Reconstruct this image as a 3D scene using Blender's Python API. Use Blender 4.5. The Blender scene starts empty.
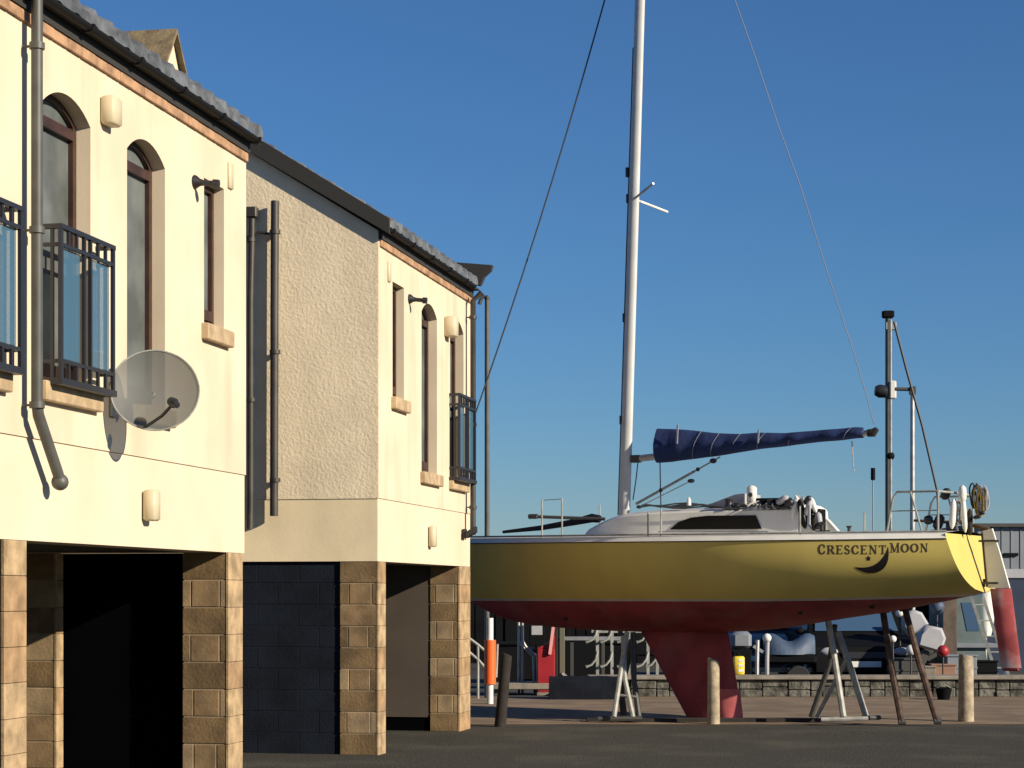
import bpy, math, random
from mathutils import Vector, Matrix
random.seed(7)
sc = bpy.context.scene
col = sc.collection
R = math.radians
# ------------------------------------------------------------------ camera frame (used to work out real positions)
TH = R(11.31); F = 2100.0; HY = 594.0; EYE = 1.65
fwd = Vector((-math.sin(TH), math.cos(TH), 0)); rgt = Vector((math.cos(TH), math.sin(TH), 0))
cam0 = Vector((0, 0, EYE))
D = 5.54
def ray(px, py): return fwd + rgt*((px-512)/F) + Vector((0, 0, (HY-py)/F))
def P(px, py, d): return cam0 + ray(px, py)*d
def G(px, d):
    p = P(px, HY, d); return Vector((p.x, p.y, 0))
def FX(px, py, x=-D):
    r = ray(px, py); t = x/r.x; p = cam0 + r*t; return p.y, p.z
def FYp(px, py, y):
    r = ray(px, py); t = y/r.y; p = cam0 + r*t; return p.x, p.z
def fy(px, x=-D): return FX(px, HY, x)[0]
def gz(py): return EYE*F/(py-HY)         # depth of a ground point seen at row py

# ------------------------------------------------------------------ materials
def mat(name, c, rough=.6, metal=0., var=0., vscale=3., bump=0., bscale=40., bdist=.01, c2=None, detail=4, spec=.5, stain=None, coat=0.):
    m = bpy.data.materials.new(name); m.use_nodes = True
    nt = m.node_tree; b = nt.nodes['Principled BSDF']
    b.inputs['Roughness'].default_value = rough; b.inputs['Metallic'].default_value = metal
    b.inputs['Specular IOR Level'].default_value = spec
    b.inputs['Coat Weight'].default_value = coat
    b.inputs['Base Color'].default_value = (*c, 1)
    tc = nt.nodes.new('ShaderNodeTexCoord')
    last = None
    if var > 0 or c2:
        n = nt.nodes.new('ShaderNodeTexNoise'); n.inputs['Scale'].default_value = vscale; n.inputs['Detail'].default_value = detail
        nt.links.new(tc.outputs['Object'], n.inputs['Vector'])
        r = nt.nodes.new('ShaderNodeValToRGB')
        r.color_ramp.elements[0].position = .35; r.color_ramp.elements[1].position = .65
        a = c2 if c2 else tuple(x*(1-var) for x in c)
        r.color_ramp.elements[0].color = (*a, 1); r.color_ramp.elements[1].color = (*(c if c2 else tuple(min(1, x*(1+var*.5)) for x in c)), 1)
        nt.links.new(n.outputs['Fac'], r.inputs['Fac']); last = r.outputs['Color']
    if stain:   # (colour, scale vector, amount)
        mp = nt.nodes.new('ShaderNodeMapping'); mp.inputs['Scale'].default_value = stain[1]
        nt.links.new(tc.outputs['Object'], mp.inputs['Vector'])
        n2 = nt.nodes.new('ShaderNodeTexNoise'); n2.inputs['Scale'].default_value = 1; n2.inputs['Detail'].default_value = 6
        nt.links.new(mp.outputs['Vector'], n2.inputs['Vector'])
        r2 = nt.nodes.new('ShaderNodeValToRGB'); r2.color_ramp.elements[0].position = .5; r2.color_ramp.elements[1].position = .75
        r2.color_ramp.elements[0].color = (0, 0, 0, 1); r2.color_ramp.elements[1].color = (stain[2],)*3+(1,)
        nt.links.new(n2.outputs['Fac'], r2.inputs['Fac'])
        mx = nt.nodes.new('ShaderNodeMix'); mx.data_type = 'RGBA'
        nt.links.new(r2.outputs['Color'], mx.inputs['Factor'])
        if last: nt.links.new(last, mx.inputs[6])
        else: mx.inputs[6].default_value = (*c, 1)
        mx.inputs[7].default_value = (*stain[0], 1); last = mx.outputs[2]
    if last: nt.links.new(last, b.inputs['Base Color'])
    if bump > 0:
        n = nt.nodes.new('ShaderNodeTexNoise'); n.inputs['Scale'].default_value = bscale; n.inputs['Detail'].default_value = 5
        nt.links.new(tc.outputs['Object'], n.inputs['Vector'])
        bp = nt.nodes.new('ShaderNodeBump'); bp.inputs['Strength'].default_value = bump; bp.inputs['Distance'].default_value = bdist
        nt.links.new(n.outputs['Fac'], bp.inputs['Height']); nt.links.new(bp.outputs['Normal'], b.inputs['Normal'])
    return m
M = {}
M['render'] = mat('cream_render', (.69, .575, .42), .85, var=.10, vscale=1.2, bump=.25, bscale=60, bdist=.004, stain=((.46, .37, .25), (2.5, 2.5, .35), .6))
M['band'] = mat('cream_band', (.69, .58, .425), .85, var=.06, vscale=1.5, bump=.2, bscale=50, bdist=.004, stain=((.58, .48, .31), (2, 2, .7), .4))
M['gband'] = mat('cream_gable_band', (.85, .70, .46), .9, var=.08, vscale=2, bump=.25, bscale=30, bdist=.004, stain=((.62, .52, .34), (2, 2, .8), .5))
M['rough'] = mat('roughcast', (.84, .70, .49), .95, var=.08, vscale=2.5, bump=.6, bscale=34, bdist=.010, stain=((.62, .51, .34), (3, 3, .6), .4))
M['stone'] = mat('sandstone_block', (.195, .125, .058), .9, var=.4, vscale=4, bump=.6, bscale=40, bdist=.008)
M['stoneb'] = mat('sandstone_block_mid', (.26, .17, .085), .9, var=.35, vscale=5, bump=.5, bscale=40, bdist=.006)
M['stonec'] = mat('sandstone_block_light', (.32, .225, .125), .9, var=.3, vscale=5, bump=.5, bscale=40, bdist=.006)
M['stone3'] = mat('sunlit_sandstone_brown', (.36, .23, .12), .9, var=.35, vscale=6, bump=.5, bscale=40, bdist=.006)
M['stone2'] = mat('sunlit_sandstone', (.42, .295, .165), .9, var=.4, vscale=6, bump=.6, bscale=40, bdist=.008)  # lighter copy of the block stone, for the sunlit pillar faces
M['mortar'] = mat('mortar', (.30, .23, .15), .95)
M['brick'] = mat('eave_brick', (.40, .235, .135), .9, var=.4, vscale=7, bump=.4, bscale=50)
M['sill'] = mat('sill_stone', (.46, .335, .20), .85, var=.25, vscale=9, bump=.3, bscale=50)
M['slate'] = mat('roof_tile', (.135, .145, .16), .65, var=.5, vscale=6, bump=.3, bscale=60)
M['moss'] = mat('mossy_tile', (.20, .15, .085), .95, var=.4, vscale=9, bump=.6, bscale=40)
M['blackp'] = mat('black_plastic', (.010, .010, .011), .6, spec=.2)
M['greyp'] = mat('grey_pipe', (.082, .082, .074), .5, var=.2, vscale=6)
M['brownp'] = mat('brown_pipe', (.045, .038, .032), .5, var=.3, vscale=5)
M['iron'] = mat('black_iron', (.02, .02, .024), .45)
M['frame'] = mat('dark_timber', (.050, .022, .015), .5, var=.3, vscale=8)
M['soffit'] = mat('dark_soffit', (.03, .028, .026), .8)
M['darkblock'] = mat('charcoal_block', (.012, .0155, .023), .9, spec=.1, var=.25, vscale=3, bump=.4, bscale=40)
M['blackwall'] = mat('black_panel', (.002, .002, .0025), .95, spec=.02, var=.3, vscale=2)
M['brownwall'] = mat('brown_wall', (.085, .065, .048), .9, var=.15, vscale=2)
M['vent'] = mat('cream_plastic', (.58, .50, .34), .5)
M['curtain'] = mat('curtain', (.42, .44, .40), .9)
def window_glass():
    m = mat('window_glass', (.13, .145, .14), .35, var=.4, vscale=2.2, spec=.25); return m
M['pane'] = window_glass()
def clear_glass(name, tint=(.75, .85, .9), rough=.02, alpha=.25):
    m = mat(name, tint, rough)
    nt = m.node_tree; b = nt.nodes['Principled BSDF']
    b.inputs['Alpha'].default_value = alpha; return m
M['panel'] = clear_glass('balcony_glass', (.08, .17, .25), .05, .62)
M['dish'] = clear_glass('mesh_dish', (.115, .12, .115), .6, .88)
M['asphalt'] = mat('asphalt', (.074, .069, .056), .95, vscale=45, c2=(.040, .0375, .030), spec=.2, bump=1., bscale=50, bdist=.015, detail=8, stain=((.105, .094, .072), (.8, .8, .8), .8))
M['paving'] = mat('pink_paving', (.235, .172, .115), .95, spec=.2, var=.25, vscale=1.5, bump=.5, bscale=30, bdist=.01, stain=((.15, .115, .08), (.6, .6, .6), .6))
M['yard'] = mat('yard_ground', (.035, .032, .028), .95, var=.3, vscale=1.2, bump=.5, bscale=20)
M['sea'] = mat('sea_water', (.02, .05, .08), .12, bump=.4, bscale=2, bdist=.1)
M['wallstone'] = mat('quay_rubble', (.13, .125, .105), .95, var=.7, vscale=5, bump=.8, bscale=12, bdist=.05)
M['cap'] = mat('concrete_cap', (.24, .21, .17), .9, var=.25, vscale=5, bump=.4, bscale=40)
M['yellow'] = mat('yellow_gelcoat', (.60, .475, .135), .5, var=.05, vscale=1.5, stain=((.42, .34, .09), (1.8, 1.8, .8), .4), coat=.0, spec=.2)
M['whitegel'] = mat('white_gelcoat', (.74, .72, .66), .35, var=.08, vscale=3)
M['stripe'] = mat('boot_stripe', (.50, .46, .42), .5, var=.15, vscale=4)
M['antifoul'] = mat('red_antifouling', (.26, .035, .042), .75, var=.3, vscale=2.5, bump=.2, bscale=15, stain=((.30, .12, .11), (1.5, 1.5, 1.5), .6))
M['rudred'] = mat('worn_red_antifouling', (.48, .09, .09), .8, var=.25, vscale=4, stain=((.50, .46, .44), (2.2, 2.2, 2.2), 1.))
M['alu'] = mat('aluminium', (.62, .62, .63), .32, metal=.9, var=.1, vscale=6)
M['alud'] = mat('dull_alloy', (.42, .42, .42), .5, metal=.7, var=.2, vscale=6)
M['wire'] = mat('steel_wire', (.22, .22, .23), .5, metal=.4)
M['rope'] = mat('rope', (.42, .40, .36), .9, var=.4, vscale=40)
M['drope'] = mat('dark_rope', (.05, .05, .055), .9)
M['canvas'] = mat('blue_canvas', (.008, .024, .10), .9, var=.3, vscale=3, bump=.5, bscale=14, bdist=.02)
M['tie'] = mat('grey_tie', (.20, .22, .28), .8)
M['tint'] = mat('tinted_window', (.006, .006, .006), .3, spec=.15)
M['navy'] = mat('navy_mark', (.014, .010, .012), .4)
M['letter'] = mat('faded_lettering', (.055, .040, .018), .5)
M['wood'] = mat('weathered_wood', (.37, .30, .21), .9, var=.35, vscale=9, bump=.5, bscale=30)
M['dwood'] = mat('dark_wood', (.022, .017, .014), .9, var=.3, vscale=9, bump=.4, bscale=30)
M['prop'] = mat('rusty_prop', (.085, .05, .035), .85, var=.5, vscale=12)
M['galv'] = mat('galvanised_steel', (.33, .33, .30), .6, metal=.1, var=.25, vscale=10)
M['dsteel'] = mat('dark_steel', (.06, .058, .055), .6, metal=.2)
M['orange'] = mat('orange_sleeve', (.85, .13, .02), .5)
M['whitep'] = mat('white_paint', (.78, .76, .70), .5, var=.1, vscale=8)
M['redp'] = mat('red_paint', (.34, .014, .022), .5, var=.15, vscale=5)
M['pink'] = mat('faded_pink', (.75, .33, .30), .6)
M['yellowp'] = mat('yellow_plastic', (.85, .65, .05), .5)
M['bluep'] = mat('blue_cladding', (.014, .030, .065), .6, var=.2, vscale=2)
M['greyroof'] = mat('grey_sheeting', (.20, .22, .25), .6, var=.1, vscale=2)
M['pale'] = mat('pale_grey', (.38, .38, .40), .6, var=.1, vscale=4)
M['dark'] = mat('dark_paint', (.005, .0055, .0065), .7, spec=.1)
M['carglass'] = mat('sky_blue_car_glass', (.05, .10, .18), .12, spec=.5)  # blue of the reflected sky put into the base colour
M['tyre'] = mat('tyre', (.02, .02, .02), .9)
M['tarp'] = mat('blue_tarpaulin', (.055, .085, .14), .6, var=.2, vscale=3, bump=.5, bscale=8, bdist=.03)
M['ntarp'] = mat('navy_tarpaulin', (.009, .011, .018), .9, spec=.15, var=.3, vscale=3, bump=.6, bscale=6, bdist=.03)
M['teal'] = mat('grey_green_paint', (.11, .15, .15), .6, var=.2, vscale=3)
M['yrope'] = mat('yellow_rope', (.50, .33, .06), .9, var=.3, vscale=30)
M['shed'] = mat('dark_boarding', (.007, .007, .008), .95, spec=.1, var=.3, vscale=1.5)
M['terracotta'] = mat('clay_pot', (.28, .16, .11), .9)

# ------------------------------------------------------------------ mesh building
class MB:
    def __init__(s): s.v = []; s.f = []; s.mi = []
    def add(s, vs, fs):
        o = len(s.v); s.v += [Vector(v) for v in vs]; s.f += [tuple(i+o for i in f) for f in fs]; return s
    def box(s, x0, x1, y0, y1, z0, z1):
        x0, x1 = sorted((x0, x1)); y0, y1 = sorted((y0, y1)); z0, z1 = sorted((z0, z1))
        return s.add([(x0,y0,z0),(x1,y0,z0),(x1,y1,z0),(x0,y1,z0),(x0,y0,z1),(x1,y0,z1),(x1,y1,z1),(x0,y1,z1)],
                     [(3,2,1,0),(4,5,6,7),(0,1,5,4),(1,2,6,5),(2,3,7,6),(3,0,4,7)])
    def bbox(s, x0, x1, y0, y1, z0, z1, b=.01):   # bevelled box: three crossed slabs hull
        x0, x1 = sorted((x0, x1)); y0, y1 = sorted((y0, y1)); z0, z1 = sorted((z0, z1))
        vs = []
        for z, i in ((z0, b), (z0+b, 0), (z1-b, 0), (z1, b)):
            a, c, d, e = x0+i, x1-i, y0+i, y1-i
            vs += [(a+b,d,z),(c-b,d,z),(c,d+b,z),(c,e-b,z),(c-b,e,z),(a+b,e,z),(a,e-b,z),(a,d+b,z)]
        fs = [tuple(range(7, -1, -1)), tuple(range(24, 32))]
        for k in range(3):
            for j in range(8):
                fs.append((k*8+j, k*8+(j+1) % 8, (k+1)*8+(j+1) % 8, (k+1)*8+j))
        return s.add(vs, fs)
    def prism(s, pts, d):       # pts: list of 3D points (planar polygon), d: extrusion vector
        n = len(pts); d = Vector(d); a = [Vector(p) for p in pts]
        nn = Vector((0, 0, 0))
        for i in range(n): nn += a[i].cross(a[(i+1) % n])
        if nn.dot(d) < 0: a.reverse()
        vs = a+[p+d for p in a]
        fs = [tuple(range(n-1, -1, -1)), tuple(range(n, 2*n))]+[(i, (i+1) % n, n+(i+1) % n, n+i) for i in range(n)]
        return s.add(vs, fs)
    def tube(s, pts, r, n=8, r2=None, cap=True):
        pts = [Vector(p) for p in pts]; m = len(pts); rings = []
        up = None
        for i, p in enumerate(pts):
            t = (pts[min(i+1, m-1)]-pts[max(i-1, 0)]).normalized()
            if up is None:
                up = Vector((0, 0, 1)) if abs(t.z) < .9 else Vector((1, 0, 0))
            a = t.cross(up)
            if a.length < 1e-5: a = t.orthogonal()
            a.normalize(); b = a.cross(t).normalized(); up = b
            rr = r[i] if isinstance(r, (list, tuple)) else (r if r2 is None else r+(r2-r)*i/(m-1))
            rings.append([p+(a*math.cos(2*math.pi*k/n)+b*math.sin(2*math.pi*k/n))*rr for k in range(n)])
        vs = [v for q in rings for v in q]; fs = []
        for i in range(m-1):
            for k in range(n):
                fs.append((i*n+k, i*n+(k+1) % n, (i+1)*n+(k+1) % n, (i+1)*n+k))
        if cap: fs += [tuple(range(n-1, -1, -1)), tuple(range((m-1)*n, m*n))]
        return s.add(vs, fs)
    def bar(s, a, b, w, h, up=(0, 0, 1)):
        a = Vector(a); b = Vector(b); t = (b-a).normalized(); up = Vector(up)
        x = t.cross(up)
        if x.length < 1e-4: x = t.cross(Vector((1, 0, 0)))
        x.normalize(); y = x.cross(t).normalized(); x *= w/2; y *= h/2
        return s.prism([a-x-y, a+x-y, a+x+y, a-x+y], b-a)
    def lathe(s, prof, c=(0, 0, 0), n=24, axis=None):   # prof: (r, h)
        c = Vector(c); ax = Vector(axis).normalized() if axis else Vector((0, 0, 1))
        a = ax.orthogonal().normalized(); b = ax.cross(a)
        vs = [c+ax*h+(a*math.cos(2*math.pi*k/n)+b*math.sin(2*math.pi*k/n))*r for r, h in prof for k in range(n)]
        m = len(prof); fs = []
        for i in range(m-1):
            for k in range(n): fs.append((i*n+k, i*n+(k+1) % n, (i+1)*n+(k+1) % n, (i+1)*n+k))
        if prof[0][0] > 1e-4: fs.append(tuple(range(n-1, -1, -1)))
        if prof[-1][0] > 1e-4: fs.append(tuple(range((m-1)*n, m*n)))
        return s.add(vs, fs)
    def sphere(s, c, r, n=12, sq=(1, 1, 1)):
        c = Vector(c); prof = [(max(1e-5, math.sin(math.pi*i/n)), -math.cos(math.pi*i/n)) for i in range(n+1)]
        m = MB(); m.lathe(prof, n=n*2)
        for i, v in enumerate(m.v): m.v[i] = c+Vector((v.x*r*sq[0], v.y*r*sq[1], v.z*r*sq[2]))
        return s.add(m.v, m.f)
    def grid(s, rows):       # rows: list of equal length lists of points
        n = len(rows[0]); vs = [p for r in rows for p in r]; fs = []
        for i in range(len(rows)-1):
            for j in range(n-1): fs.append((i*n+j, i*n+j+1, (i+1)*n+j+1, (i+1)*n+j))
        return s.add(vs, fs)
    def build(s, name, m, parent=None, smooth=False, world=False, angle=40):
        me = bpy.data.meshes.new(name)
        off = Vector((0, 0, 0))
        if world and parent:
            q = parent
            while q: off += q.location; q = q.parent
        me.from_pydata([v-off for v in s.v], [], s.f); me.update()
        for mm in (m if isinstance(m, list) else [m]): me.materials.append(mm)
        if s.mi:
            for p, i in zip(me.polygons, s.mi): p.material_index = i
        if smooth:
            me.shade_smooth() if angle >= 180 else me.set_sharp_from_angle(angle=R(angle)) if False else None
            for p in me.polygons: p.use_smooth = True
            try: me.set_sharp_from_angle(angle=R(angle))
            except Exception: pass
        o = bpy.data.objects.new(name, me); col.objects.link(o)
        if parent: o.parent = parent
        return o
def tag(o, label=None, cat=None, group=None, kind=None):
    if label: o['label'] = label
    if cat: o['category'] = cat
    if group: o['group'] = group
    if kind: o['kind'] = kind
    return o
def thing(name, label, cat, loc=(0, 0, 0), rz=0, group=None):
    o = bpy.data.objects.new(name, None); col.objects.link(o); o.empty_display_size = .2
    o.location = loc; o.rotation_euler = (0, 0, rz); return tag(o, label, cat, group)
def copy_tree(o, parent=None):
    c = o.copy(); col.objects.link(c)
    if parent: c.parent = parent
    for ch in list(o.children): copy_tree(ch, c)
    return c
def poly_with_holes(outer, holes, xf, xb, name, m, parent):
    """slab in the y,z plane between x=xf (front) and x=xb, openings cut through"""
    cu = bpy.data.curves.new(name, 'CURVE'); cu.dimensions = '2D'; cu.fill_mode = 'BOTH'; cu.extrude = abs(xf-xb)/2
    for ring in [outer]+holes:
        sp = cu.splines.new('POLY'); sp.points.add(len(ring)-1); sp.use_cyclic_u = True
        for p, q in zip(sp.points, ring): p.co = (q[0], q[1], 0, 1)
    t = bpy.data.objects.new(name+'_tmp', cu); col.objects.link(t)
    dg = bpy.context.evaluated_depsgraph_get(); dg.update()
    me = bpy.data.meshes.new_from_object(t.evaluated_get(dg))
    bpy.data.objects.remove(t); bpy.data.curves.remove(cu)
    off = Vector(parent.location) if parent else Vector((0, 0, 0))
    xm = (xf+xb)/2
    for v in me.vertices:
        y, z, x = v.co; v.co = Vector((xm+x, y, z))-off
    me.name = name; me.materials.clear(); me.materials.append(m)
    for p in me.polygons: p.material_index = 0; p.use_smooth = False
    o = bpy.data.objects.new(name, me); col.objects.link(o); o.parent = parent; return o

def arch(y0, y1, z0, zs, rise, n=12):
    """opening outline with a segmental head"""
    pts = [(y0, z0), (y1, z0)]
    w = (y1-y0)/2; r = (w*w+rise*rise)/(2*rise); c = (y0+y1)/2; a0 = math.asin(w/r)
    for i in range(n+1):
        a = a0-2*a0*i/n; pts.append((c+r*math.sin(a), zs+rise-r+r*math.cos(a)))
    return pts

# ------------------------------------------------------------------ the two houses
ZH = 1.985; ZS = 2.63; ZT = 5.36; PITCH = math.tan(R(32))
SPR = 1.65+3.13; SILL = 1.65+1.355; RISE = .13
def block_pillar(name, x0, x1, y0, y1, zt, parent, ms=M['stone'], courses=9, faceted=True, label=None):
    """pillar of coursed blocks over a mortar core"""
    mb = MB(); core = MB(); core.box(x0+.012, x1-.022, y0+.005, y1-.005, 0, zt)
    h = zt/courses; rnd = random.Random(int(abs(x0*977+y0*131)*10))
    def blk(*a, k=None):
        mb.bbox(*a); n_ = len(mb.f)-len(mb.mi); mb.mi += [rnd.choice((0, 0, 1, 2)) if k is None else k]*n_
    for i in range(courses):
        z0 = i*h+(.003 if i else .0); z1 = (i+1)*h-.003; w_ = x1-x0; jt = rnd.uniform(-.002, .002)
        if i % 2:
            f_ = rnd.uniform(.17, .27); a = x0+w_*f_; b = x1-w_*rnd.uniform(.17, .27)
            blk(x0, a-.003, y0+jt, y1, z0, z1, .005)
            blk(a+.003, b-.003, y0-.001, y1, z0, z1, .006, k=rnd.choice((1, 1, 2))); blk(b+.003, x1, y0, y1, z0, z1, .005)
        else:
            blk(x0, x1, y0+jt, y1, z0, z1, .006, k=rnd.choice((0, 0, 1)))
    o = mb.build(name, [M['stone'], M['stoneb'], M['stonec']], parent, world=True)
    fc = MB()  # paler slabs on the sunward face: sunlight put into the stone colour
    for i in range(courses):
        fc.bbox(x1-.02, x1+.004, y0-.004, y1, i*h+.0015, (i+1)*h-.0015, .003); fc.mi += [rnd.choice((0, 0, 1))]*(len(fc.f)-len(fc.mi))
    fc.build('sunlit_facing', [M['stone2'], M['stone3']], o, world=True)
    if label: o['label'] = label
    core.build('mortar', M['mortar'], o, world=True)
    return o
def window(parent, y0, y1, z0, zs, rise, xr, sill=True, transom=True, wood=.06):
    """frame, pane, sill set back in its opening; xr = depth of the recess"""
    out = arch(y0+.002, y1-.002, z0, zs, rise) if rise else [(y0+.002, z0), (y1-.002, z0), (y1-.002, zs), (y0+.002, zs)]
    inn = arch(y0+wood, y1-wood, z0+wood, zs-.01, rise*.8) if rise else [(y0+wood, z0+wood), (y1-wood, z0+wood), (y1-wood, zs-wood), (y0+wood, zs-wood)]
    x = -D-xr
    f = poly_with_holes(out, [inn], x, x-.07, 'window', M['frame'], parent)
    p = MB(); p.prism([(x-.035, a, b) for a, b in out], (-.01, 0, 0)); p.build('pane', M['pane'], f, world=True)
    g = MB(); g.box(x+.008, x-.03, y0+wood, y1-wood, z0+(zs-z0)*.0+.06, z0+.14)
    if transom: g.build('glazing_bar', M['frame'], f, world=True); g = MB(); g.box(x+.006, x-.03, y0+wood, y1-wood, zs-.10, zs-.03)
    pass
    g.build('glazing_bar', M['frame'], f, world=True)
    if sill:
        s = MB(); s.bbox(-D-xr+.01, -D+.06, y0-.06, y1+.09, z0-.13, z0-.002, .008); s.build('sill', M['sill'], f, world=True)
    return f
def balcony(parent, y0, y1, out=.135, z0=3.0, z1=4.0):
    root = MB(); x1 = -D+out; x0 = -D+.004
    root.box(x1-.035, x1, y0, y1, z1-.03, z1); root.box(x0, x1-.035, y0, y0+.035, z1-.03, z1); root.box(x0, x1-.035, y1-.035, y1, z1-.03, z1)
    b = root.build('balcony', M['iron'], parent, world=True); root = MB()
    root.box(x1-.05, x1+.004, y0-.01, y1+.01, z0-.02, z0+.022)
    root.box(x0, x1-.05, y0-.01, y0+.04, z0-.02, z0+.022); root.box(x0, x1-.05, y1-.04, y1+.01, z0-.02, z0+.022)
    root.build('bottom_frame', M['iron'], b, world=True)
    for z in (z1-.13, z0+.13):
        root = MB(); root.box(x1-.025, x1-.005, y0, y1, z-.012, z+.012)
        root.box(x0, x1-.025, y0+.005, y0+.025, z-.012, z+.012); root.box(x0, x1-.025, y1-.025, y1-.005, z-.012, z+.012)
        root.build('middle_rail', M['iron'], b, world=True)
    n = 7; L = y1-y0
    for f_, wd in ((0, .018), (.43, .012), (.55, .012), (1, .016)):
        y = y0+.016+(L-.034)*f_; q = MB(); q.box(x1-.026, x1-.004, y-wd, y+wd, z0+.022, z1-.03)
        q.build('baluster', M['iron'], b, world=True)
    q = MB(); q.box(x0+.05, x0+.07, y0+.004, y0+.024, z0+.022, z1-.03); q.build('baluster', M['iron'], b, world=True)
    q = MB(); q.box(x0+.05, x0+.07, y1-.024, y1-.004, z0+.022, z1-.03); q.build('baluster', M['iron'], b, world=True)
    for f_ in (.14, .29, .70, .85):
        y = y0+.016+(L-.034)*f_
        for za_, zb_ in ((z0+.022, z0+.14), (z1-.14, z1-.03)):
            q = MB(); q.box(x1-.024, x1-.006, y-.012, y+.012, za_, zb_); q.build('baluster', M['iron'], b, world=True)
    for a, c in ((.04, .40), (.58, .95)):
        q = MB(); q.bbox(x1-.042, x1-.03, y0+L*a, y0+L*c, z0+.15, z1-.14, .003); q.build('glass_panel', M['panel'], b, world=True)
    return b
def roof(parent, y0, y1, xe, ze, run, tile=.29, back=True):
    """tiled slope rising from the eave; rolls and course steps are real relief"""
    mb = MB(); cs = math.cos(math.atan(PITCH)); ys = []
    prof = [(0, 0), (.10, -.035), (.16, 0), (.56, .004), (.64, .026), (.78, .046), (.90, .026), (.985, 0)]
    n = int((y1-y0)/tile)+1
    tl = (y1-y0)/n
    for i in range(n):
        for t, h in prof: ys.append((y0+(i+t)*tl, h))
    ys.append((y1, 0))
    nc = int(run/.3); cl = run/nc
    for k in range(nc):
        a = k*cl; b = (k+1)*cl
        rows = []
        th = .055
        rows.append([(xe-a, y, ze+a*PITCH+h*.3-.012) for y, h in ys])
        rows.append([(xe-a, y, ze+a*PITCH+th+h) for y, h in ys])
        rows.append([(xe-b, y, ze+b*PITCH+h*.6+.02) for y, h in ys])
        mb.grid(rows)
    t = mb.build('roof', M['slate'], parent, world=True)
    s = MB(); e = .02
    s.prism([(xe-.02, y0+e, ze-.016), (xe-run, y0+e, ze-.016+(run-.02)*PITCH), (xe-run, y0+e, ze-.12+(run-.02)*PITCH), (xe-.02, y0+e, ze-.05)], (0, y1-y0-2*e, 0))
    s.build('roof_board', M['soffit'], t, world=True)
    if back:
        s = MB(); xr = xe-run; zr = ze+run*PITCH
        s.prism([(xr, y0, zr+.03), (xr-run, y0, ze+.03), (xr-run, y0, ze-.08), (xr, y0, zr-.08)], (0, y1-y0, 0))
        s.build('rear_slope', M['slate'], t, world=True)
        s = MB(); s.tube([(xr, y0-.01, zr+.04), (xr, y1+.01, zr+.04)], .07, 10); s.build('ridge_tile', M['slate'], t, smooth=True, world=True)
    return t
def gutter(parent, y0, y1, xc, zc, r=.038):
    mb = MB(); n = 10
    rows = []
    for y in (y0, y1):
        rows.append([(xc+r*math.cos(math.pi+math.pi*i/n), y, zc+r*math.sin(math.pi+math.pi*i/n)) for i in range(n+1)]
                    + [(xc+(r-.006)*math.cos(-math.pi*i/n), y, zc+(r-.006)*math.sin(-math.pi*i/n)) for i in range(n+1)])
    mb.grid(rows)
    for y in (y0, y1): mb.tube([(xc, y-.003, zc), (xc, y+.003, zc)], .001, 4)
    yy = y0+.15
    while yy < y1:
        mb.box(xc-r-.008, xc+r+.012, yy-.018, yy+.018, zc-.004, zc+.008)
        pts = [(xc+(r+.008)*math.cos(math.pi+math.pi*i/8), zc+(r+.008)*math.sin(math.pi+math.pi*i/8)) for i in range(9)]
        for p, q in zip(pts, pts[1:]): mb.bar((p[0], yy, p[1]), (q[0], yy, q[1]), .036, .006, up=(0, 0, 1))
        yy += .87
    return mb.build('gutter', M['blackp'], parent, smooth=True, world=True)
def pipe(parent, pts, r, m, brackets=(), wallx=None, name='downpipe'):
    mb = MB(); mb.tube(pts, r, 12); o = mb.build(name, m, parent, smooth=True, world=True)
    for (c, w) in brackets:
        b = MB(); c = Vector(c); b.lathe([(r+.001, -.02), (r+.012, -.02), (r+.012, .02), (r+.001, .02)], c, 14)
        b.bar(c, Vector(w), .014, .014); b.build('bracket', m, o, smooth=True, world=True)
    return o
def brick_course(parent, ya, yb):
    q = MB(); y = ya; k = 0
    q.box(-D-.02, -D+.016, ya, yb, 5.208, 5.272)
    while y < yb-.02:
        y2 = min(yb, y+.225); q.bbox(-D-.01, -D+.022+.002*(k % 3), y+.004, y2-.004, 5.205, 5.275, .004); y = y2; k += 1
    return q.build('brick_course', M['brick'], parent, world=True)
# --- near house -------------------------------------------------------------
Y1 = fy(246); YN = 2.5
H1 = thing('house', 'near cream rendered house whose satellite dish overhangs the open ground floor', 'house', (-D, (Y1+YN)/2, 0))
def prange(a, b, x=-D): return fy(a, x), fy(b, x)
wa = prange(42, 90.5); wb = prange(127, 165); wc = prange(204, 224)
wl = (fy(-62), fy(-62)+wa[1]-wa[0])      # window behind the balcony cut by the photo's left edge
zc0 = FX(214, 327)[1]; zc1 = FX(224, 189)[1]
holes = [arch(*wa, SILL, SPR, RISE), arch(*wb, SILL, SPR, RISE), [(wc[0], zc0), (wc[1], zc0), (wc[1], zc1), (wc[0], zc1)], arch(*wl, SILL, SPR, RISE)]
poly_with_holes([(YN, ZS), (Y1, ZS), (Y1, ZT), (YN, ZT)], holes, -D, -D-.3, 'upper_wall', M['render'], H1)
q = MB(); q.box(-D-.012, -D-.3, YN, Y1-.005, ZH, ZS-.001)
q.build('lower_band', M['band'], H1, world=True)
q = MB()
W = 6.2; xr = -D-W/2
q.prism([(-D-.302, Y1-.25, ZH), (-D-.302, Y1-.25, ZT-.06), (xr, Y1-.25, ZT+(W/2-.3)*PITCH-.05), (-D-W, Y1-.25, ZT-.06), (-D-W, Y1-.25, ZH)], (0, -.2, 0))
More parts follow.
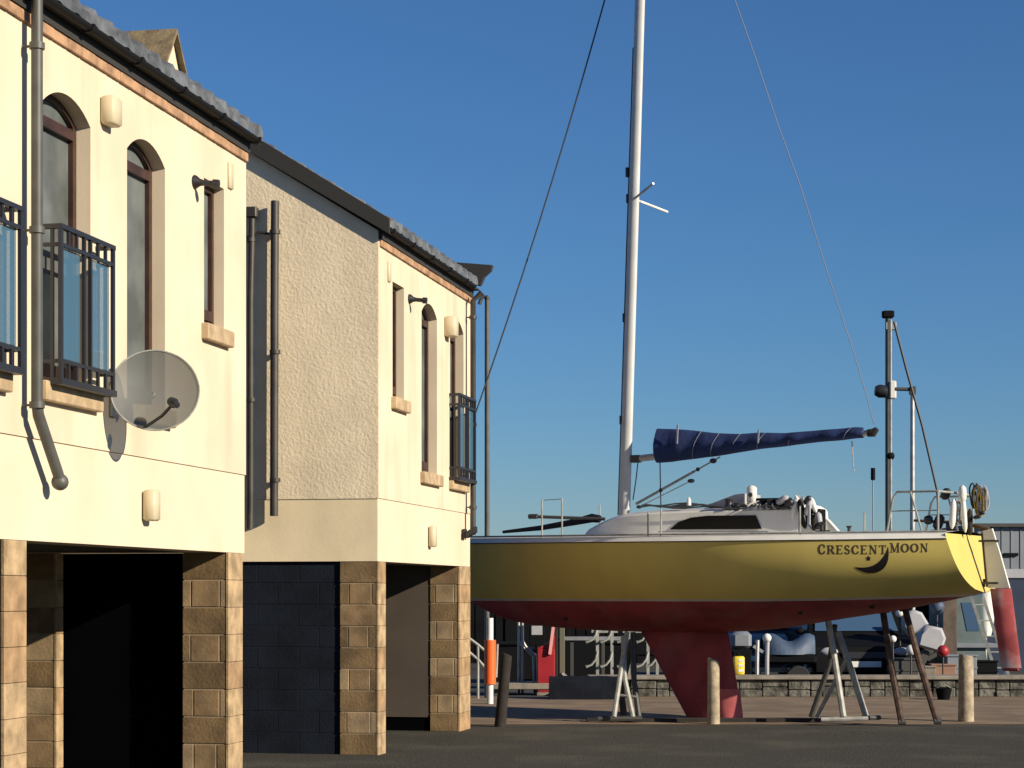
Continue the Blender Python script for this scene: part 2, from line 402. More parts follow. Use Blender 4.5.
q.prism([(-D-.302, YN+.2, ZH), (-D-.302, YN+.2, ZT-.06), (xr, YN+.2, ZT+(W/2-.3)*PITCH-.05), (-D-W, YN+.2, ZT-.06), (-D-W, YN+.2, ZH)], (0, -.2, 0))
q.box(-D-.302, -D-.35, YN+.2, Y1-.45, ZH+.2, ZT-.1)
q.box(-D-W, -D-W+.2, YN+.21, Y1-.46, 0, ZT-.1)
q.build('end_wall', M['rough'], H1, world=True)
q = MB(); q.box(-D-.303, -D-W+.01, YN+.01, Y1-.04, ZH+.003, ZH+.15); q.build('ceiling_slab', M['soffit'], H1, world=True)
# ground floor of the near house
Ye = fy(229); pw = .395
block_pillar('pillar', -D-pw, -D-.006, Ye, fy(243), ZH-.002, H1)
block_pillar('pillar', -D-pw, -D-.006, fy(5), fy(27), ZH-.002, H1)
block_pillar('pillar', -D-pw, -D-.006, YN, YN+.4, ZH-.002, H1)
xi = FYp(56, HY, Ye)[0]; xi2 = xi-1.9
block_pillar('inner_wall', xi2, xi, Ye+.01, Ye+.14, ZH-.002, H1)
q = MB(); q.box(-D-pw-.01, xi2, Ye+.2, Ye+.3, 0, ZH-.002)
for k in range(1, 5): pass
q.build('shade_panel', M['blackwall'], H1, world=True)  # near-black panel: the shade inside the bay put into its colour
brick_course(H1, YN, Y1-.01)
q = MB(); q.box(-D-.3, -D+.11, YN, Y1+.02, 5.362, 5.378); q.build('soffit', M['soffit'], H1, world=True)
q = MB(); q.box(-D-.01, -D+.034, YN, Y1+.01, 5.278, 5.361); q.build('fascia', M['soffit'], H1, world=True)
roof(H1, YN-.1, fy(263, -D+.13), -D+.13, 5.40, W/2+.13)
gutter(H1, YN-.1, fy(260, -D+.13), -D+.10, 5.385)
for (c0, c1) in (wa, wb, wl): window(H1, c0, c1, SILL, SPR, RISE, .10)
window(H1, *wc, zc0, zc1, 0, .085, transom=False, wood=.05)
xb = -D+.135
balcony(H1, fy(42), fy(116, xb))
balcony(H1, fy(24, xb)-(fy(116, xb)-fy(42)), fy(24, xb))
# grey downpipe on stand-off brackets, kicking in at the foot
xp = -D+.10
yp = fy(37, xp); zk = FX(38, 402, xp)[1]
yk, zk2 = FX(60, 482, xp)
pipe(H1, [(xp+.0, yp, 5.37), (xp, yp, zk), (xp, yp+.02, zk-.08), (xp, yk-.03, zk2+.05), (xp, yk, zk2)], .036, M['greyp'],
     brackets=[((xp, yp, FX(37, a, xp)[1]), (-D, yp, FX(37, a, xp)[1])) for a in (46, 230, 405)])
q = MB(); q.sphere((xp, yk, zk2), .055, 8); q.build('pipe_shoe', M['greyp'], H1, smooth=True, world=True)
def vent(parent, pxa, pya, pyb, w, dep, name='wall_vent', m=M['vent']):
    y, z1 = FX(pxa, pya); _, z0 = FX(pxa, pyb)
    q = MB(); q.bbox(-D-.002, -D+dep, y-w/2, y+w/2, z0, z1, min(.014, dep*.3)); return q.build(name, m, parent, smooth=True, world=True, angle=60)
vent(H1, 104.5, 98, 126, .17, .10, 'alarm_box')
vent(H1, 229.5, 163, 189, .10, .02)
vent(H1, 146, 490, 521, .13, .09, 'vent_cover')
def bracket_lamp(parent, px, py):
    y, z = FX(px, py)
    q = MB(); q.lathe([(.055, 0), (.05, .02), (.028, .05), (.022, .08), (.022, .15), (.034, .155), (.034, .2), (.0, .205)], (-D, y, z), 14, axis=(1, 0, -.12))
    q.build('wall_spotlight', M['iron'], parent, smooth=True, world=True)
bracket_lamp(H1, 194, 182)
# little mossy gablet on the slope
xg = -D-.6
(ya, za), (yb_, zb_), (yc, zc) = FX(161, 66, xg), FX(172, 35, xg), FX(182, 82, xg)
yb_ = (ya+yc)/2; dpt = .62
q = MB(); q.prism([(xg, ya, za-.08), (xg, yc, za-.08), (xg, yb_, zb_)], (-dpt, 0, 0)); gb = q.build('gablet', M['render'], H1, world=True)
q = MB()
for s_, ye in ((-1, ya), (1, yc)):
    dy = (yb_-ye); dz = zb_-za
    e = Vector((0, -dy*.22, -dz*.22-.0)); t_ = Vector((0, 0, .035))
    a = Vector((xg+.05, yb_, zb_+.005)); b = Vector((xg+.05, ye, za+.005))+e
    q.prism([a, b, b+t_, a+t_*1.3], (-dpt-.2, 0, 0))
q.build('gablet_roof', M['moss'], gb, world=True)
# --- satellite dish (hangs on the near house: a thing of its own)
ydf = fy(108); zdf = FX(108, 420)[1]
cd = Vector((-D+.335, ydf+.02, FX(155, 391, -D+.335)[1]))
cd.y = FX(155, 391, -D+.335)[0]
dish = thing('satellite_dish', 'round grey see-through satellite dish bracketed to the cream wall beside the balcony', 'satellite dish', (-D, cd.y, cd.z-.33))
nrm = Vector((.33, -.92, .20)).normalized()
q = MB(); a_ = nrm.orthogonal().normalized()
sx = nrm.cross(Vector((0, 0, 1))).normalized(); sy = sx.cross(nrm).normalized()
rows = []
for i in range(10):
    r_ = .305*i/9
    rows.append([cd+sx*(r_*.98*math.cos(2*math.pi*k/40))+sy*(r_*.93*math.sin(2*math.pi*k/40))+nrm*(.07*(r_/.305)**2-.05) for k in range(41)])
q.grid(rows)
ref = q.build('reflector', M['dish'], dish, smooth=True, world=True, angle=180)
q = MB(); q.tube([cd+sx*(.305*.98*math.cos(2*math.pi*k/48))+sy*(.305*.93*math.sin(2*math.pi*k/48))+nrm*.02 for k in range(49)], .006, 6, cap=False)
q.build('rim', M['galv'], dish, smooth=True, world=True)
q = MB(); lb = cd-sy*.265+nrm*.01+sx*(.07); le = cd-sy*.15+nrm*.22-sx*.13
q.tube([lb, lb+(le-lb)*.6-sy*.02, le], .011, 8); arm = q.build('feed_arm', M['iron'], dish, smooth=True, world=True)
q = MB(); q.lathe([(.0, -.05), (.03, -.045), (.036, 0), (.022, .02), (.022, .05), (0, .052)], le, 14, axis=-(cd-le)); q.build('receiver', M['iron'], arm, smooth=True, world=True)
q = MB(); mnt = Vector((-D, cd.y+.05, cd.z-.05))
q.bbox(-D-.002, -D+.02, mnt.y-.05, mnt.y+.05, mnt.z-.12, mnt.z+.12, .005)
q.tube([mnt+Vector((.01, 0, 0)), mnt+Vector((.25, 0, -.02)), cd-nrm*.055], .018, 10); q.build('mount', M['galv'], dish, smooth=True, world=True)
# --- far house --------------------------------------------------------------
Yg = fy(379); Yf = fy(471)
H2 = thing('house', 'far cream house with shaded roughcast gable and charcoal blocks at its foot', 'house', (-D, (Yg+Yf)/2, 0))
w1 = prange(392.5, 404); w2 = prange(421.5, 437); w3 = prange(450, 463.5)
z10 = FX(404, 401)[1]; z11 = FX(404, 288)[1]
holes = [[(w1[0], z10), (w1[1], z10), (w1[1], z11), (w1[0], z11)], arch(*w2, SILL, SPR, RISE), arch(*w3, SILL, SPR, RISE)]
poly_with_holes([(Yg, ZS), (Yf, ZS), (Yf, ZT), (Yg, ZT)], holes, -D, -D-.3, 'upper_wall', M['render'], H2)
q = MB(); q.box(-D-.012, -D-.3, Yg+.0, Yf-.003, ZH, ZS-.001); q.build('lower_band', M['band'], H2, world=True)
run2 = 3.4
gx = [(-D-.302), (-D-run2), (-D-2*run2)]
def gable_poly(y, z0, inset=0): return [(gx[0]+.3-.003-inset, y, z0), (gx[0]+.3-.003-inset, y, ZT), (gx[1], y, ZT+run2*PITCH), (gx[2], y, ZT), (gx[2], y, z0)]
q = MB(); q.prism(gable_poly(Yg-.014, ZS-.004), (0, .012, 0)); q.build('gable_wall', M['rough'], H2, world=True)
q = MB(); q.prism([(gx[0]+.286, Yg-.006, ZH), (gx[0]+.286, Yg-.006, ZS-.006), (gx[2], Yg-.006, ZS-.006), (gx[2], Yg-.006, ZH)], (0, .005, 0)); q.build('gable_band', M['gband'], H2, world=True)
q = MB(); q.prism([(gx[0], Yg, ZH), (gx[0], Yg, ZT-.03), (gx[1], Yg, ZT+(run2-.3)*PITCH-.05), (gx[2]+.01, Yg, ZT-.03), (gx[2]+.01, Yg, ZH)], (0, .25, 0))
q.prism([(gx[0], Yf, ZH), (gx[0], Yf, ZT-.03), (gx[1], Yf, ZT+(run2-.3)*PITCH-.05), (gx[2]+.01, Yf, ZT-.03), (gx[2]+.01, Yf, ZH)], (0, -.25, 0))
q.box(gx[0], gx[0]-.05, Yg+.25, Yf-.25, ZH+.2, ZT-.1); q.box(gx[2], gx[2]+.2, Yg+.26, Yf-.26, 0, ZT-.1)
q.build('end_wall', M['rough'], H2, world=True)
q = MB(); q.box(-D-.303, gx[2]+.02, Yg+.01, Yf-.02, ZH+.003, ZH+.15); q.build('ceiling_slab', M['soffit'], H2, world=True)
# charcoal blockwork on the gable foot, built as courses
xq = -D-.006-.41
q = MB(); core = MB(); core.box(gx[2], xq-.004, Yg+.03, Yg+.22, 0, ZH-.003)
for i in range(9):
    z0 = i*ZH/9+.002; z1 = (i+1)*ZH/9-.002; x = xq-.004; off = .22 if i % 2 else .44
    while x > gx[2]:
        x2 = max(gx[2], x-off); off = .44
        if x-x2 > .02: q.bbox(x2+.001, x, Yg+.024+random.uniform(0, .004), Yg+.1, z0, min(z1, ZH-.004), .003)
        x = x2-.004
bw = q.build('charcoal_blockwork', M['darkblock'], H2, world=True); core.build('mortar', M['darkblock'], bw, world=True)
block_pillar('pillar', xq, -D-.006, Yg, fy(386), ZH-.002, H2)
yq = fy(460)
block_pillar('pillar', -D-.37, -D-.006, yq, fy(470.5), ZH-.002, H2)
q = MB(); q.box(-D-.374, gx[2]+.2, yq+.012, yq+.2, .17, ZH-.002); q.build('recess_wall', M['brownwall'], H2, world=True)
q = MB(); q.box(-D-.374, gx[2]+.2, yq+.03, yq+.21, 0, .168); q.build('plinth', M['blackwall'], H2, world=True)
brick_course(H2, Yg+.02, Yf-.01)
q = MB(); q.box(-D-.3, -D+.11, Yg, Yf, 5.362, 5.378); q.build('soffit', M['soffit'], H2, world=True)
q = MB(); q.box(-D-.01, -D+.034, Yg, Yf, 5.278, 5.361); q.build('fascia', M['soffit'], H2, world=True)
roof(H2, Yg-.06, fy(478, -D+.13), -D+.13, 5.40, run2+.13)
gutter(H2, Yg-.05, fy(476, -D+.13), -D+.10, 5.385)
q = MB()   # barge board and verge soffit over the gable
def bl(x, dz): return (x, 0, 5.40+(-D+.13-x)*PITCH+dz)
for (ya_, yb2, d0, d1) in ((Yg-.085, Yg-.055, .07, -.16), (Yg-.055, Yg-.016, -.08, -.10)):
    for (xa_, xb2) in ((-D+.2, -D-run2),):
        xa_ = -D+.13; pts = [bl(xa_, d0), bl(xb2, d0), bl(xb2, d1), bl(xa_, d1*.55 if d1 < -.12 else -.085)]
        q.prism([(p[0], ya_, p[2]) for p in pts], (0, yb2-ya_, 0))
q.build('barge_board', M['soffit'], H2, world=True)
window(H2, *w1, z10, z11, 0, .085, transom=False, wood=.05)
window(H2, *w2, SILL, SPR, RISE, .10); window(H2, *w3, SILL, SPR, RISE, .10)
balcony(H2, fy(449), fy(476.5, xb))
vent(H2, 388.5, 262, 282, .09, .02)
vent(H2, 446, 317, 337, .2, .13, 'alarm_box')
vent(H2, 430, 526, 547, .13, .07, 'vent_cover')
bracket_lamp(H2, 409, 299)
# gable pipes
def gp(px, py, yy): x, z = FYp(px, py, yy); return Vector((x, yy, z))
yy = Yg-.10
pipe(H2, [gp(275, 201, yy), gp(274.5, 300, yy), gp(274, 516, yy)], .043, M['brownp'],
     brackets=[(gp(275, a, yy), gp(275, a, Yg-.012)) for a in (232, 352, 480)])
pipe(H2, [gp(252, 214, yy), gp(252, 230, yy), gp(250.5, 300, yy), gp(250.5, 500, yy), gp(250, 529, yy)], .034, M['brownp'], brackets=[(gp(251, a, yy), gp(251, a, Yg-.012)) for a in (240, 400)])
q = MB(); c = gp(252, 214, yy); q.bbox(c.x-.06, c.x+.06, yy-.05, yy+.05, c.z-.04, c.z+.07, .01); q.build('rainwater_head', M['brownp'], H2, world=True)
q = MB(); q.tube([gp(231, 236, yy), gp(252, 238, yy), gp(258, 232, yy), gp(270, 234, yy)], .016, 8); q.build('waste_pipe', M['brownp'], H2, smooth=True, world=True)
# downpipe at the far corner
xq2 = -D+.09
pa = [Vector((xq2, *FX(473.0, y_, xq2))) for y_ in (302, 535)]; pa[1].y = pa[0].y
pipe(H2, [Vector((-D+.2, pa[0].y, 5.3))]+[Vector((xq2, pa[0].y, 5.2)), pa[1]], .034, M['brownp'], brackets=[((xq2, pa[0].y, z_), (-D, pa[0].y, z_)) for z_ in (5.0, 3.7, 2.7)])
q = MB(); yl, zl = FX(463, 534); q.bbox(-D, -D+.04, yl-.05, yl+.05, zl-.05, zl+.06, .005); q.prism([(-D+.05, yl-.08, zl-.05), (-D+.05, yl+.08, zl-.05), (-D+.16, yl+.08, zl+.02), (-D+.16, yl-.08, zl+.02)], (0, 0, .07)); q.build('floodlight', M['iron'], H2, world=True)
# roof return of the rear wing
c1 = P(457, 263, 26.3); c2 = P(492.5, 265, 26.3)
q = MB(); zt_ = c2.z+.02
a = Vector((-D-.4, Yf+.05, zt_)); b = Vector((c2.x, Yf+.05, zt_-.02))
def wp(px, py): x, z = FYp(px, py, Yf+.05); return Vector((x, Yf+.05, z))
q.prism([wp(452, 262), wp(492, 265), wp(490.5, 270), wp(484, 276), wp(480, 285), wp(470, 285)], (0, .10, 0))
q.box(-D-.9, -D-.35, Yf+.16, Yf+.9, 5.43, wp(492, 265).z-.02)
q.build('rear_wing_roof', M['soffit'], H2, world=True)
q = MB(); q.box(-D-.7, -D-2.6, Yf+.01, Yf+1.3, 0, 5.36); q.build('rear_wing_wall', M['stone'], H2, world=True)
# lamp post beyond the far house
dp = 33.2; g_ = G(487, dp)
LP = thing('lamp_post', 'tall thin grey post with short swan neck beside the far house corner', 'post', g_, TH)
zt2 = P(487, 298, dp).z
q = MB(); q.tube([(0, 0, 0), (0, 0, zt2)], [.042, .036], 12); q.build('post', M['greyp'], LP, smooth=True)
q = MB(); q.tube([(0, 0, zt2-.02), (-.05, 0, zt2+.03), (-.10, 0, zt2-.03), (-.12, 0, zt2-.1)], .03, 8); q.sphere((0, 0, zt2), .045, 6); q.build('neck', M['dsteel'], LP, smooth=True)

# ------------------------------------------------------------------ ground, quay, sea
def ground(name, pa_, pb_, d0, d1, z, m, w=120):
    q = MB(); a = G(512, d0); b = G(512, d1); n = 12; rows = []
    for c in (a, b): rows.append([c-rgt*w+Vector((0, 0, z)), c+rgt*w+Vector((0, 0, z))])
    q.grid(rows); o = q.build(name, m); return tag(o, kind='structure')
q = MB(); q.grid([[(-3000, -3000, -.6), (3000, -3000, -.6)], [(-3000, 3000, -.6), (3000, 3000, -.6)]]); tag(q.build('water', M['sea']), kind='structure')
q = MB(); a = G(512, -25); b = G(512, 95)
q.prism([a-rgt*80, a+rgt*80, b+rgt*80, b-rgt*80], (0, 0, -1.5)); tag(q.build('ground', M['yard']), kind='structure')
DA = gz(725); DW = gz(697.5)
q = MB(); rows = []
for d_, off in ((-20, 0), (DA, 0)):
    rows.append([G(512, d_)-rgt*40+Vector((0, 0, .004)), G(512, d_)+rgt*40+Vector((0, 0, .004))])
q.grid(rows); tag(q.build('asphalt_road', M['asphalt']), kind='structure')
q = MB(); q.grid([[G(512, DA)-rgt*40+Vector((0, 0, .008)), G(512, DA)+rgt*40+Vector((0, 0, .008))], [G(512, DW+.2)-rgt*40+Vector((0, 0, .008)), G(512, DW+.2)+rgt*40+Vector((0, 0, .008))]])
tag(q.build('paving', M['paving']), kind='structure')
# quay wall: rubble with a concrete cap
g_ = G(840, DW+.1)
QW = thing('quay_wall', 'low rubble stone wall with pale concrete cap behind the yacht', 'wall', g_, TH)
q = MB(); L0 = -4.0; L1 = 9.0
x = L0
while x < L1:
    w_ = random.uniform(.18, .42)
    z = 0
    for hh in (random.uniform(.1, .17), .28):
        q.bbox(x, x+w_-.012, random.uniform(-.02, .02), .4, z+.006 if z else 0, hh-.004, .012); z = hh
    x += w_
q.build('rubble', M['wallstone'], QW)
q = MB(); q.bbox(L0-.03, L1, -.06, .45, .281, .345, .01); q.build('cap', M['cap'], QW)
g_ = G(528, DW-.4+1.2)
SL = thing('kerb_slab', 'low concrete slab lying on the ground below the red cabinet', 'slab', g_, TH)
q = MB(); q.bbox(-.65, .38, -.2, .5, 0.1, .2, .01); q.build('slab', M['cap'], SL); q = MB(); q.box(-.55, -.4, -.1, .4, 0, .098); q.box(.2, .35, -.1, .4, 0, .098); q.build('support', M['wallstone'], SL)

# ------------------------------------------------------------------ the yacht
AL = R(29); BO = G(715, 27.3)
BR = TH-AL
ua = rgt*math.cos(AL)-fwd*math.sin(AL); va = fwd*math.cos(AL)+rgt*math.sin(AL)
def BL(px, py, v=0.):
    r = ray(px, py); o = cam0-BO
    t = (v-o.dot(va))/r.dot(va); p = o+r*t; return p.dot(ua), p.z
boat = thing('yacht', 'yellow and red sailing yacht propped ashore with its tall mast raised', 'yacht', BO, BR)
def interp(x, T):
    if x <= T[0][0]: return T[0][1]
    for (a, b), (c, d) in zip(T, T[1:]):
        if x <= c:
            t = (x-a)/(c-a); return b+(d-b)*t
    return T[-1][1]
def smooth_interp(x, T):
    n = len(T)
    if x <= T[0][0]: return T[0][1]
    if x >= T[-1][0]: return T[-1][1]
    for i in range(n-1):
        if x <= T[i+1][0]:
            x0, y0 = T[i]; x1, y1 = T[i+1]
            m0 = (y1-T[i-1][1])/(x1-T[i-1][0]) if i else (y1-y0)/(x1-x0)
            m1 = (T[i+2][1]-y0)/(T[i+2][0]-x0) if i+2 < n else (y1-y0)/(x1-x0)
            h = x1-x0; t = (x-x0)/h
            return (2*t**3-3*t*t+1)*y0+(t**3-2*t*t+t)*h*m0+(-2*t**3+3*t*t)*y1+(t**3-t*t)*h*m1
UB, US = BL(425, 540)[0], BL(945, 537, -.86)[0]; RK = BL(985, 588)[0]-US; print('BOAT', UB, US, RK)
def zs(k): return 2.335+.045*(1-k)+.06*(2*k-1)**2*.4
ZBT = [(0, 1.55), (.04, 1.40), (.1, 1.27), (.2, 1.19), (.35, 1.15), (.5, 1.155), (.62, 1.20), (.75, 1.34), (.85, 1.45), (.93, 1.56), (1, 1.665)]
BMT = [(0, .03), (.05, .20), (.15, .52), (.3, .92), (.45, 1.20), (.6, 1.30), (.75, 1.24), (.88, 1.07), (1, .86)]
def zb(k): return smooth_interp(k, ZBT)
def bm(k): return smooth_interp(k, BMT)
def zw(k): return 1.585+.07*max(0, (k-.6)/.4)**2
def u0(t): return UB+.75*t**1.1
def u1(t): return US+RK*t
def vhalf(k, z):
    t = min(1, max(0, (zs(k)-z)/(zs(k)-zb(k))))
    m = 1/(1.9-.55*abs(k-.5)*1.0) if k < .5 else 1/(1.9-.1*(k-.5))
    n_ = 2.5 if k < .6 else 2.5+.9*(k-.6)/.4
    return bm(k)*max(0., 1-t**n_)**m
def hull(k, z):
    t = min(1, max(0, (zs(k)-z)/(zs(k)-zb(k))))
    return Vector((u0(t)+k*(u1(t)-u0(t)), -vhalf(k, z), z))
def hull_at(u, z):
    k = (u-UB)/(US-UB)
    for _ in range(8):
        t = min(1, max(0, (zs(k)-z)/(zs(k)-zb(k)))); k = min(1, max(0, (u-u0(t))/(u1(t)-u0(t))))
    return Vector((u, -vhalf(k, z), z))
def on_hull_bottom(px, py):
    v = -.9
    for _ in range(12):
        u, z = BL(px, py, v); v = .5*v+.5*hull_at(u, z).y
    return Vector((u, v-.002, z))
NK = 120
def patch(fa, fb, n, name, m, sink=0, ease=False, tip=0):
    mb = MB(); K = [i/NK for i in range(NK+1)]
    for side in (1, -1):
        rows = []
        for j in range(n+1):
            s_ = j/n
            if ease: s_ = math.sin(s_*math.pi/2)
            row = []
            for k in K:
                z = fa(k)+(fb(k)-fa(k))*s_; p = hull(k, z)
                row.append(Vector((p.x, side*min(0, p.y-sink+tip*(1-s_)), p.z)))
            if side == -1: row.reverse()
            rows.append(row)
        mb.grid(rows)
    return mb.build(name, m, boat, smooth=True, angle=60)
patch(lambda k: zs(k)-.045, lambda k: max(zw(k), zb(k)+.0005), 30, 'topsides', M['yellow'])
patch(lambda k: max(zw(k), zb(k)+.0004), lambda k: max(zw(k)-.028, zb(k)+.0002), 2, 'boot_stripe', M['stripe'])
patch(lambda k: max(zw(k)-.028, zb(k)+.0002), zb, 20, 'underbody', M['antifoul'], ease=True)
patch(lambda k: zs(k)+.02, lambda k: zs(k)-.045, 2, 'gunwale', M['whitegel'], sink=.012, tip=.05)
# dark line under the gunwale
q = MB()
for side in (1, -1):
    pts = []
    for i in range(1, NK+1):
        p = hull(i/NK, zs(i/NK)-.05); pts.append(Vector((p.x, side*(p.y-.004), p.z)))
    q.tube(pts, .009, 6)
q.build('rubbing_strake', M['dsteel'], boat, smooth=True)
# transom
q = MB(); rows = []
for j in range(17):
    z = zs(1)+(zb(1)-zs(1))*j/16+(.015 if j == 0 else 0); z0 = min(z, zs(1)); p = hull(1, z0)
    rows.append([Vector((p.x+.0, p.y*c_, z)) for c_ in [x/8-1 for x in range(17)]])
q.grid(rows); q.build('transom', M['yellow'], boat)
# deck with camber
q = MB(); rows = []
for i in range(NK+1):
    k = i/NK; p = hull(k, zs(k)); y = -p.y+.012
    rows.append([Vector((p.x, (y-.045)*c_, zs(k)+.018+.05*(1-c_*c_)*min(1, bm(k)))) for c_ in [x/6-1 for x in range(13)]])
q.grid(rows); q.build('deck', M['whitegel'], boat, smooth=True)
# coachroof: lofted sections
def bu(px, py, v=0): return BL(px, py, v)[0]
def bzz(px, py, v=0): return BL(px, py, v)[1]
VS = -.48
sta = []
for px, pt in ((577, 531), (592, 524), (606, 518.5), (625, 514.5), (660, 511.5), (700, 510), (740, 508.5), (775, 508), (800, 507)):
    u, z = BL(px, pt, VS); sta.append((u, z))
q = MB(); rows = []
for i, (u, z) in enumerate(sta):
    wv = min(.50, .24+.09*i) if i < 4 else .50
    zd = 2.36
    rows.append([Vector((u, -wv-.08, zd-.03)), Vector((u, -wv, z-.03)), Vector((u, -wv+.05, z)), Vector((u, -wv*.5, z+.035)), Vector((u, 0, z+.045)),
                 Vector((u, wv*.5, z+.035)), Vector((u, wv-.05, z)), Vector((u, wv, z-.03)), Vector((u, wv+.08, zd-.03))])
q.grid(rows); n_ = len(q.v)-9; q.f.append(tuple(range(n_, n_+9))); q.f.append(tuple(range(8, -1, -1)))
cr = q.build('coachroof', M['whitegel'], boat, smooth=True, angle=35)
# long dark cabin windows
def side_v(z): 
    return -.50-.08*(2.74-z)/.40
for sgn in (1, -1):
    q = MB(); pts = []
    for px, py in ((670, 529.5), (678, 522), (690, 517.5), (707, 515.6), (755, 515.2), (762, 529)):
        u, z = BL(px, py, -.55); pts.append((u, z))
    vs1 = [Vector((u, sgn*(side_v(z)-.008), z)) for u, z in pts]
    q.prism(vs1, (0, sgn*.006, 0)); q.build('cabin_window', M['tint'], boat)
# cockpit coaming, aft of the roof
q = MB(); ua_, za_ = BL(800, 507, VS); 
for sgn in (1, -1):
    q.prism([(ua_-.01, sgn*.54, 2.33), (ua_-.01, sgn*.50, za_-.10), (ua_+.04, sgn*.50, za_-.14), (ua_+.16, sgn*.52, 2.46), (ua_+.5, sgn*.52, 2.42), (ua_+1.5, sgn*.52, 2.40), (ua_+1.5, sgn*.52, 2.33)], (0, -sgn*.10, 0))
q.build('coaming', M['whitegel'], boat)
# toe rail
q = MB()
for side in (1, -1):
    pts = []
    for i in range(2, NK+1):
        p = hull(i/NK, zs(i/NK)); pts.append(Vector((p.x, side*(p.y+.045), p.z+.04)))
    q.tube(pts, .014, 6)
q.build('toe_rail', M['galv'], boat, smooth=True)
for px, py in ((566, 618), (800, 612), (872, 606)):       # through-hull fittings
    q = MB(); c = on_hull_bottom(px, py); q.lathe([(.0, -.004), (.035, -.004), (.035, .006), (.018, .012), (0, .012)], c, 14, axis=(0, -1, -.35)); q.build('through_hull_fitting', M['dwood'], boat, smooth=True)
# keel: tapered foil
def foil(le_t, te_t, le_b, te_b, th_t, th_b, n=10, m=12):
    """points (u,z) of leading/trailing edges top and bottom"""
    mb = MB(); rows = []
    for j in range(m+1):
        s_ = j/m; l = Vector(le_t).lerp(Vector(le_b), s_); t = Vector(te_t).lerp(Vector(te_b), s_); th = th_t+(th_b-th_t)*s_
        row = []
        for i in range(2*n+1):
            a = math.pi*2*i/(2*n); c = (1-math.cos(a))/2; hgt = math.sin(a)*(1-c)**.35*.62
            row.append(Vector((l.x+(t.x-l.x)*c, hgt*th, l.y+(t.y-l.y)*c)))
        rows.append(row)
    mb.grid(rows); mb.f.append(tuple(range(0, 2*n))); b0 = m*(2*n+1); mb.f.append(tuple(range(b0+2*n-1, b0-1, -1))); return mb
kt = 1.20
foil((BL(637, 622)[0], kt+.05), (BL(727, 622)[0], kt+.05), (BL(687, 718.5)[0], .035), (BL(743, 718.5)[0], .035), .26, .17).build('keel', M['antifoul'], boat, smooth=True)
q = MB(); kb0 = BL(688, 718)[0]; kb1 = BL(742, 718)[0]
foil((BL(712, 690)[0], .42), (BL(739.6, 690)[0]+.004, .42), (BL(716, 718)[0], .03), (BL(743, 718)[0]+.006, .03), .222, .176, m=4).build('keel_sun_patch', mat('sunlit_keel_pink', (.55, .13, .13), .8, var=.3, vscale=5), boat, smooth=True)['label'] = 'lower aft corner of the keel coloured pink as if sunlit'  # pink patch: sunlight on the keel put into colour
# rudder
RUDV = 0
def rp(px, py): u, z = BL(px, py, RUDV); return (u, 0, z)
q = MB(); pts = [rp(983, 531), rp(992.5, 528.5), rp(1000, 552), rp(1010, 588), rp(988.5, 588)]
q.prism([Vector(p)+Vector((0, -.025, 0)) for p in pts], (0, .05, 0)); rud = q.build('rudder', M['whitegel'], boat)
l_t, l_b, t_t, t_b = rp(990, 588.5), rp(1001, 668), rp(1011.5, 588.5), rp(1021.5, 668)
fb = foil((l_t[0], l_t[2]), (t_t[0], t_t[2]), (l_b[0], l_b[2]), (t_b[0], t_b[2]), .085, .06)
fb.build('rudder_blade', M['rudred'], rud, smooth=True)
q = MB(); q.bbox(l_b[0]+.02, t_b[0]-.03, -.022, .022, l_b[2]-.035, l_b[2]+.01, .012); q.build('rudder_tip', M['redp'], rud)
for py in (541, 583):
    q = MB(); u, z = BL(984, py); q.box(u-.06, u+.18, -.032, .032, z-.012, z+.012); q.tube([(u, 0, z-.05), (u, 0, z+.05)], .016, 8); q.build('rudder_fitting', M['dsteel'], boat)
q = MB(); pts = [rp(981.5, 533), rp(983.5, 533), rp(988.5, 587), rp(986.5, 587)]
q.prism([Vector(p)+Vector((0, -.03, 0)) for p in pts], (0, .06, 0)); q.build('stern_post', M['prop'], boat)
q = MB(); u, z = BL(985, 529); q.tube([(u+.05, 0, z), (u-.3, 0, z+.08), (u-.9, .02, z+.12)], [.025, .022, .016], 8); q.build('tiller', M['prop'], boat, smooth=True)
# mast, raked aft, oval section
mb_, mt_ = BL(624.5, 512), BL(640, 0)
du = (mt_[0]-mb_[0])/(mt_[1]-mb_[1]); MZ = 11.15
def mp(z, u=0, v=0): return Vector((mb_[0]+du*(z-mb_[1])+u, v, z))
q = MB(); rows = []
for z in (2.40, 5, 8, 10, MZ):
    f_ = 1-.16*(z-2.4)/(MZ-2.4)
    rows.append([mp(z, .080*f_*math.cos(2*math.pi*i/20), .056*f_*math.sin(2*math.pi*i/20)) for i in range(21)])
q.grid(rows); q.f.append(tuple(range(4*21, 4*21+20))); mast = q.build('mast', mat('mast_alloy', (.55, .55, .54), .5, metal=0., spec=.3, var=.1, vscale=2), boat, smooth=True)
q = MB(); q.lathe([(.11, 0), (.12, .03), (.105, .09), (.0, .095)], mp(2.40), 16); q.build('mast_collar', M['dsteel'], mast, smooth=True)
q = MB(); u, z = BL(628, 172); c = mp(z, -.085); q.bbox(c.x-.04, c.x+.0, -.035, .035, z-.07, z+.06, .008); q.build('steaming_light', M['iron'], mast)
q = MB(); zsp = BL(635, 199)[1]; c = mp(zsp)
q.tube([c, c+Vector((.48, -.42, .09))], .016, 8)
q.build('spreader', M['alud'], mast, smooth=True)
q = MB(); q.tube([c, c+Vector((.20, .62, -.09))], .018, 8); q.build('spreader', M['whitep'], mast, smooth=True)
q = MB()
for px, py in ((622, 318), (623, 420), (634, 198)):
    zc_ = BL(px, py)[1]; cc = mp(zc_, -.09); q.bbox(cc.x-.02, cc.x+.01, -.02, .02, zc_-.06, zc_+.06, .005)
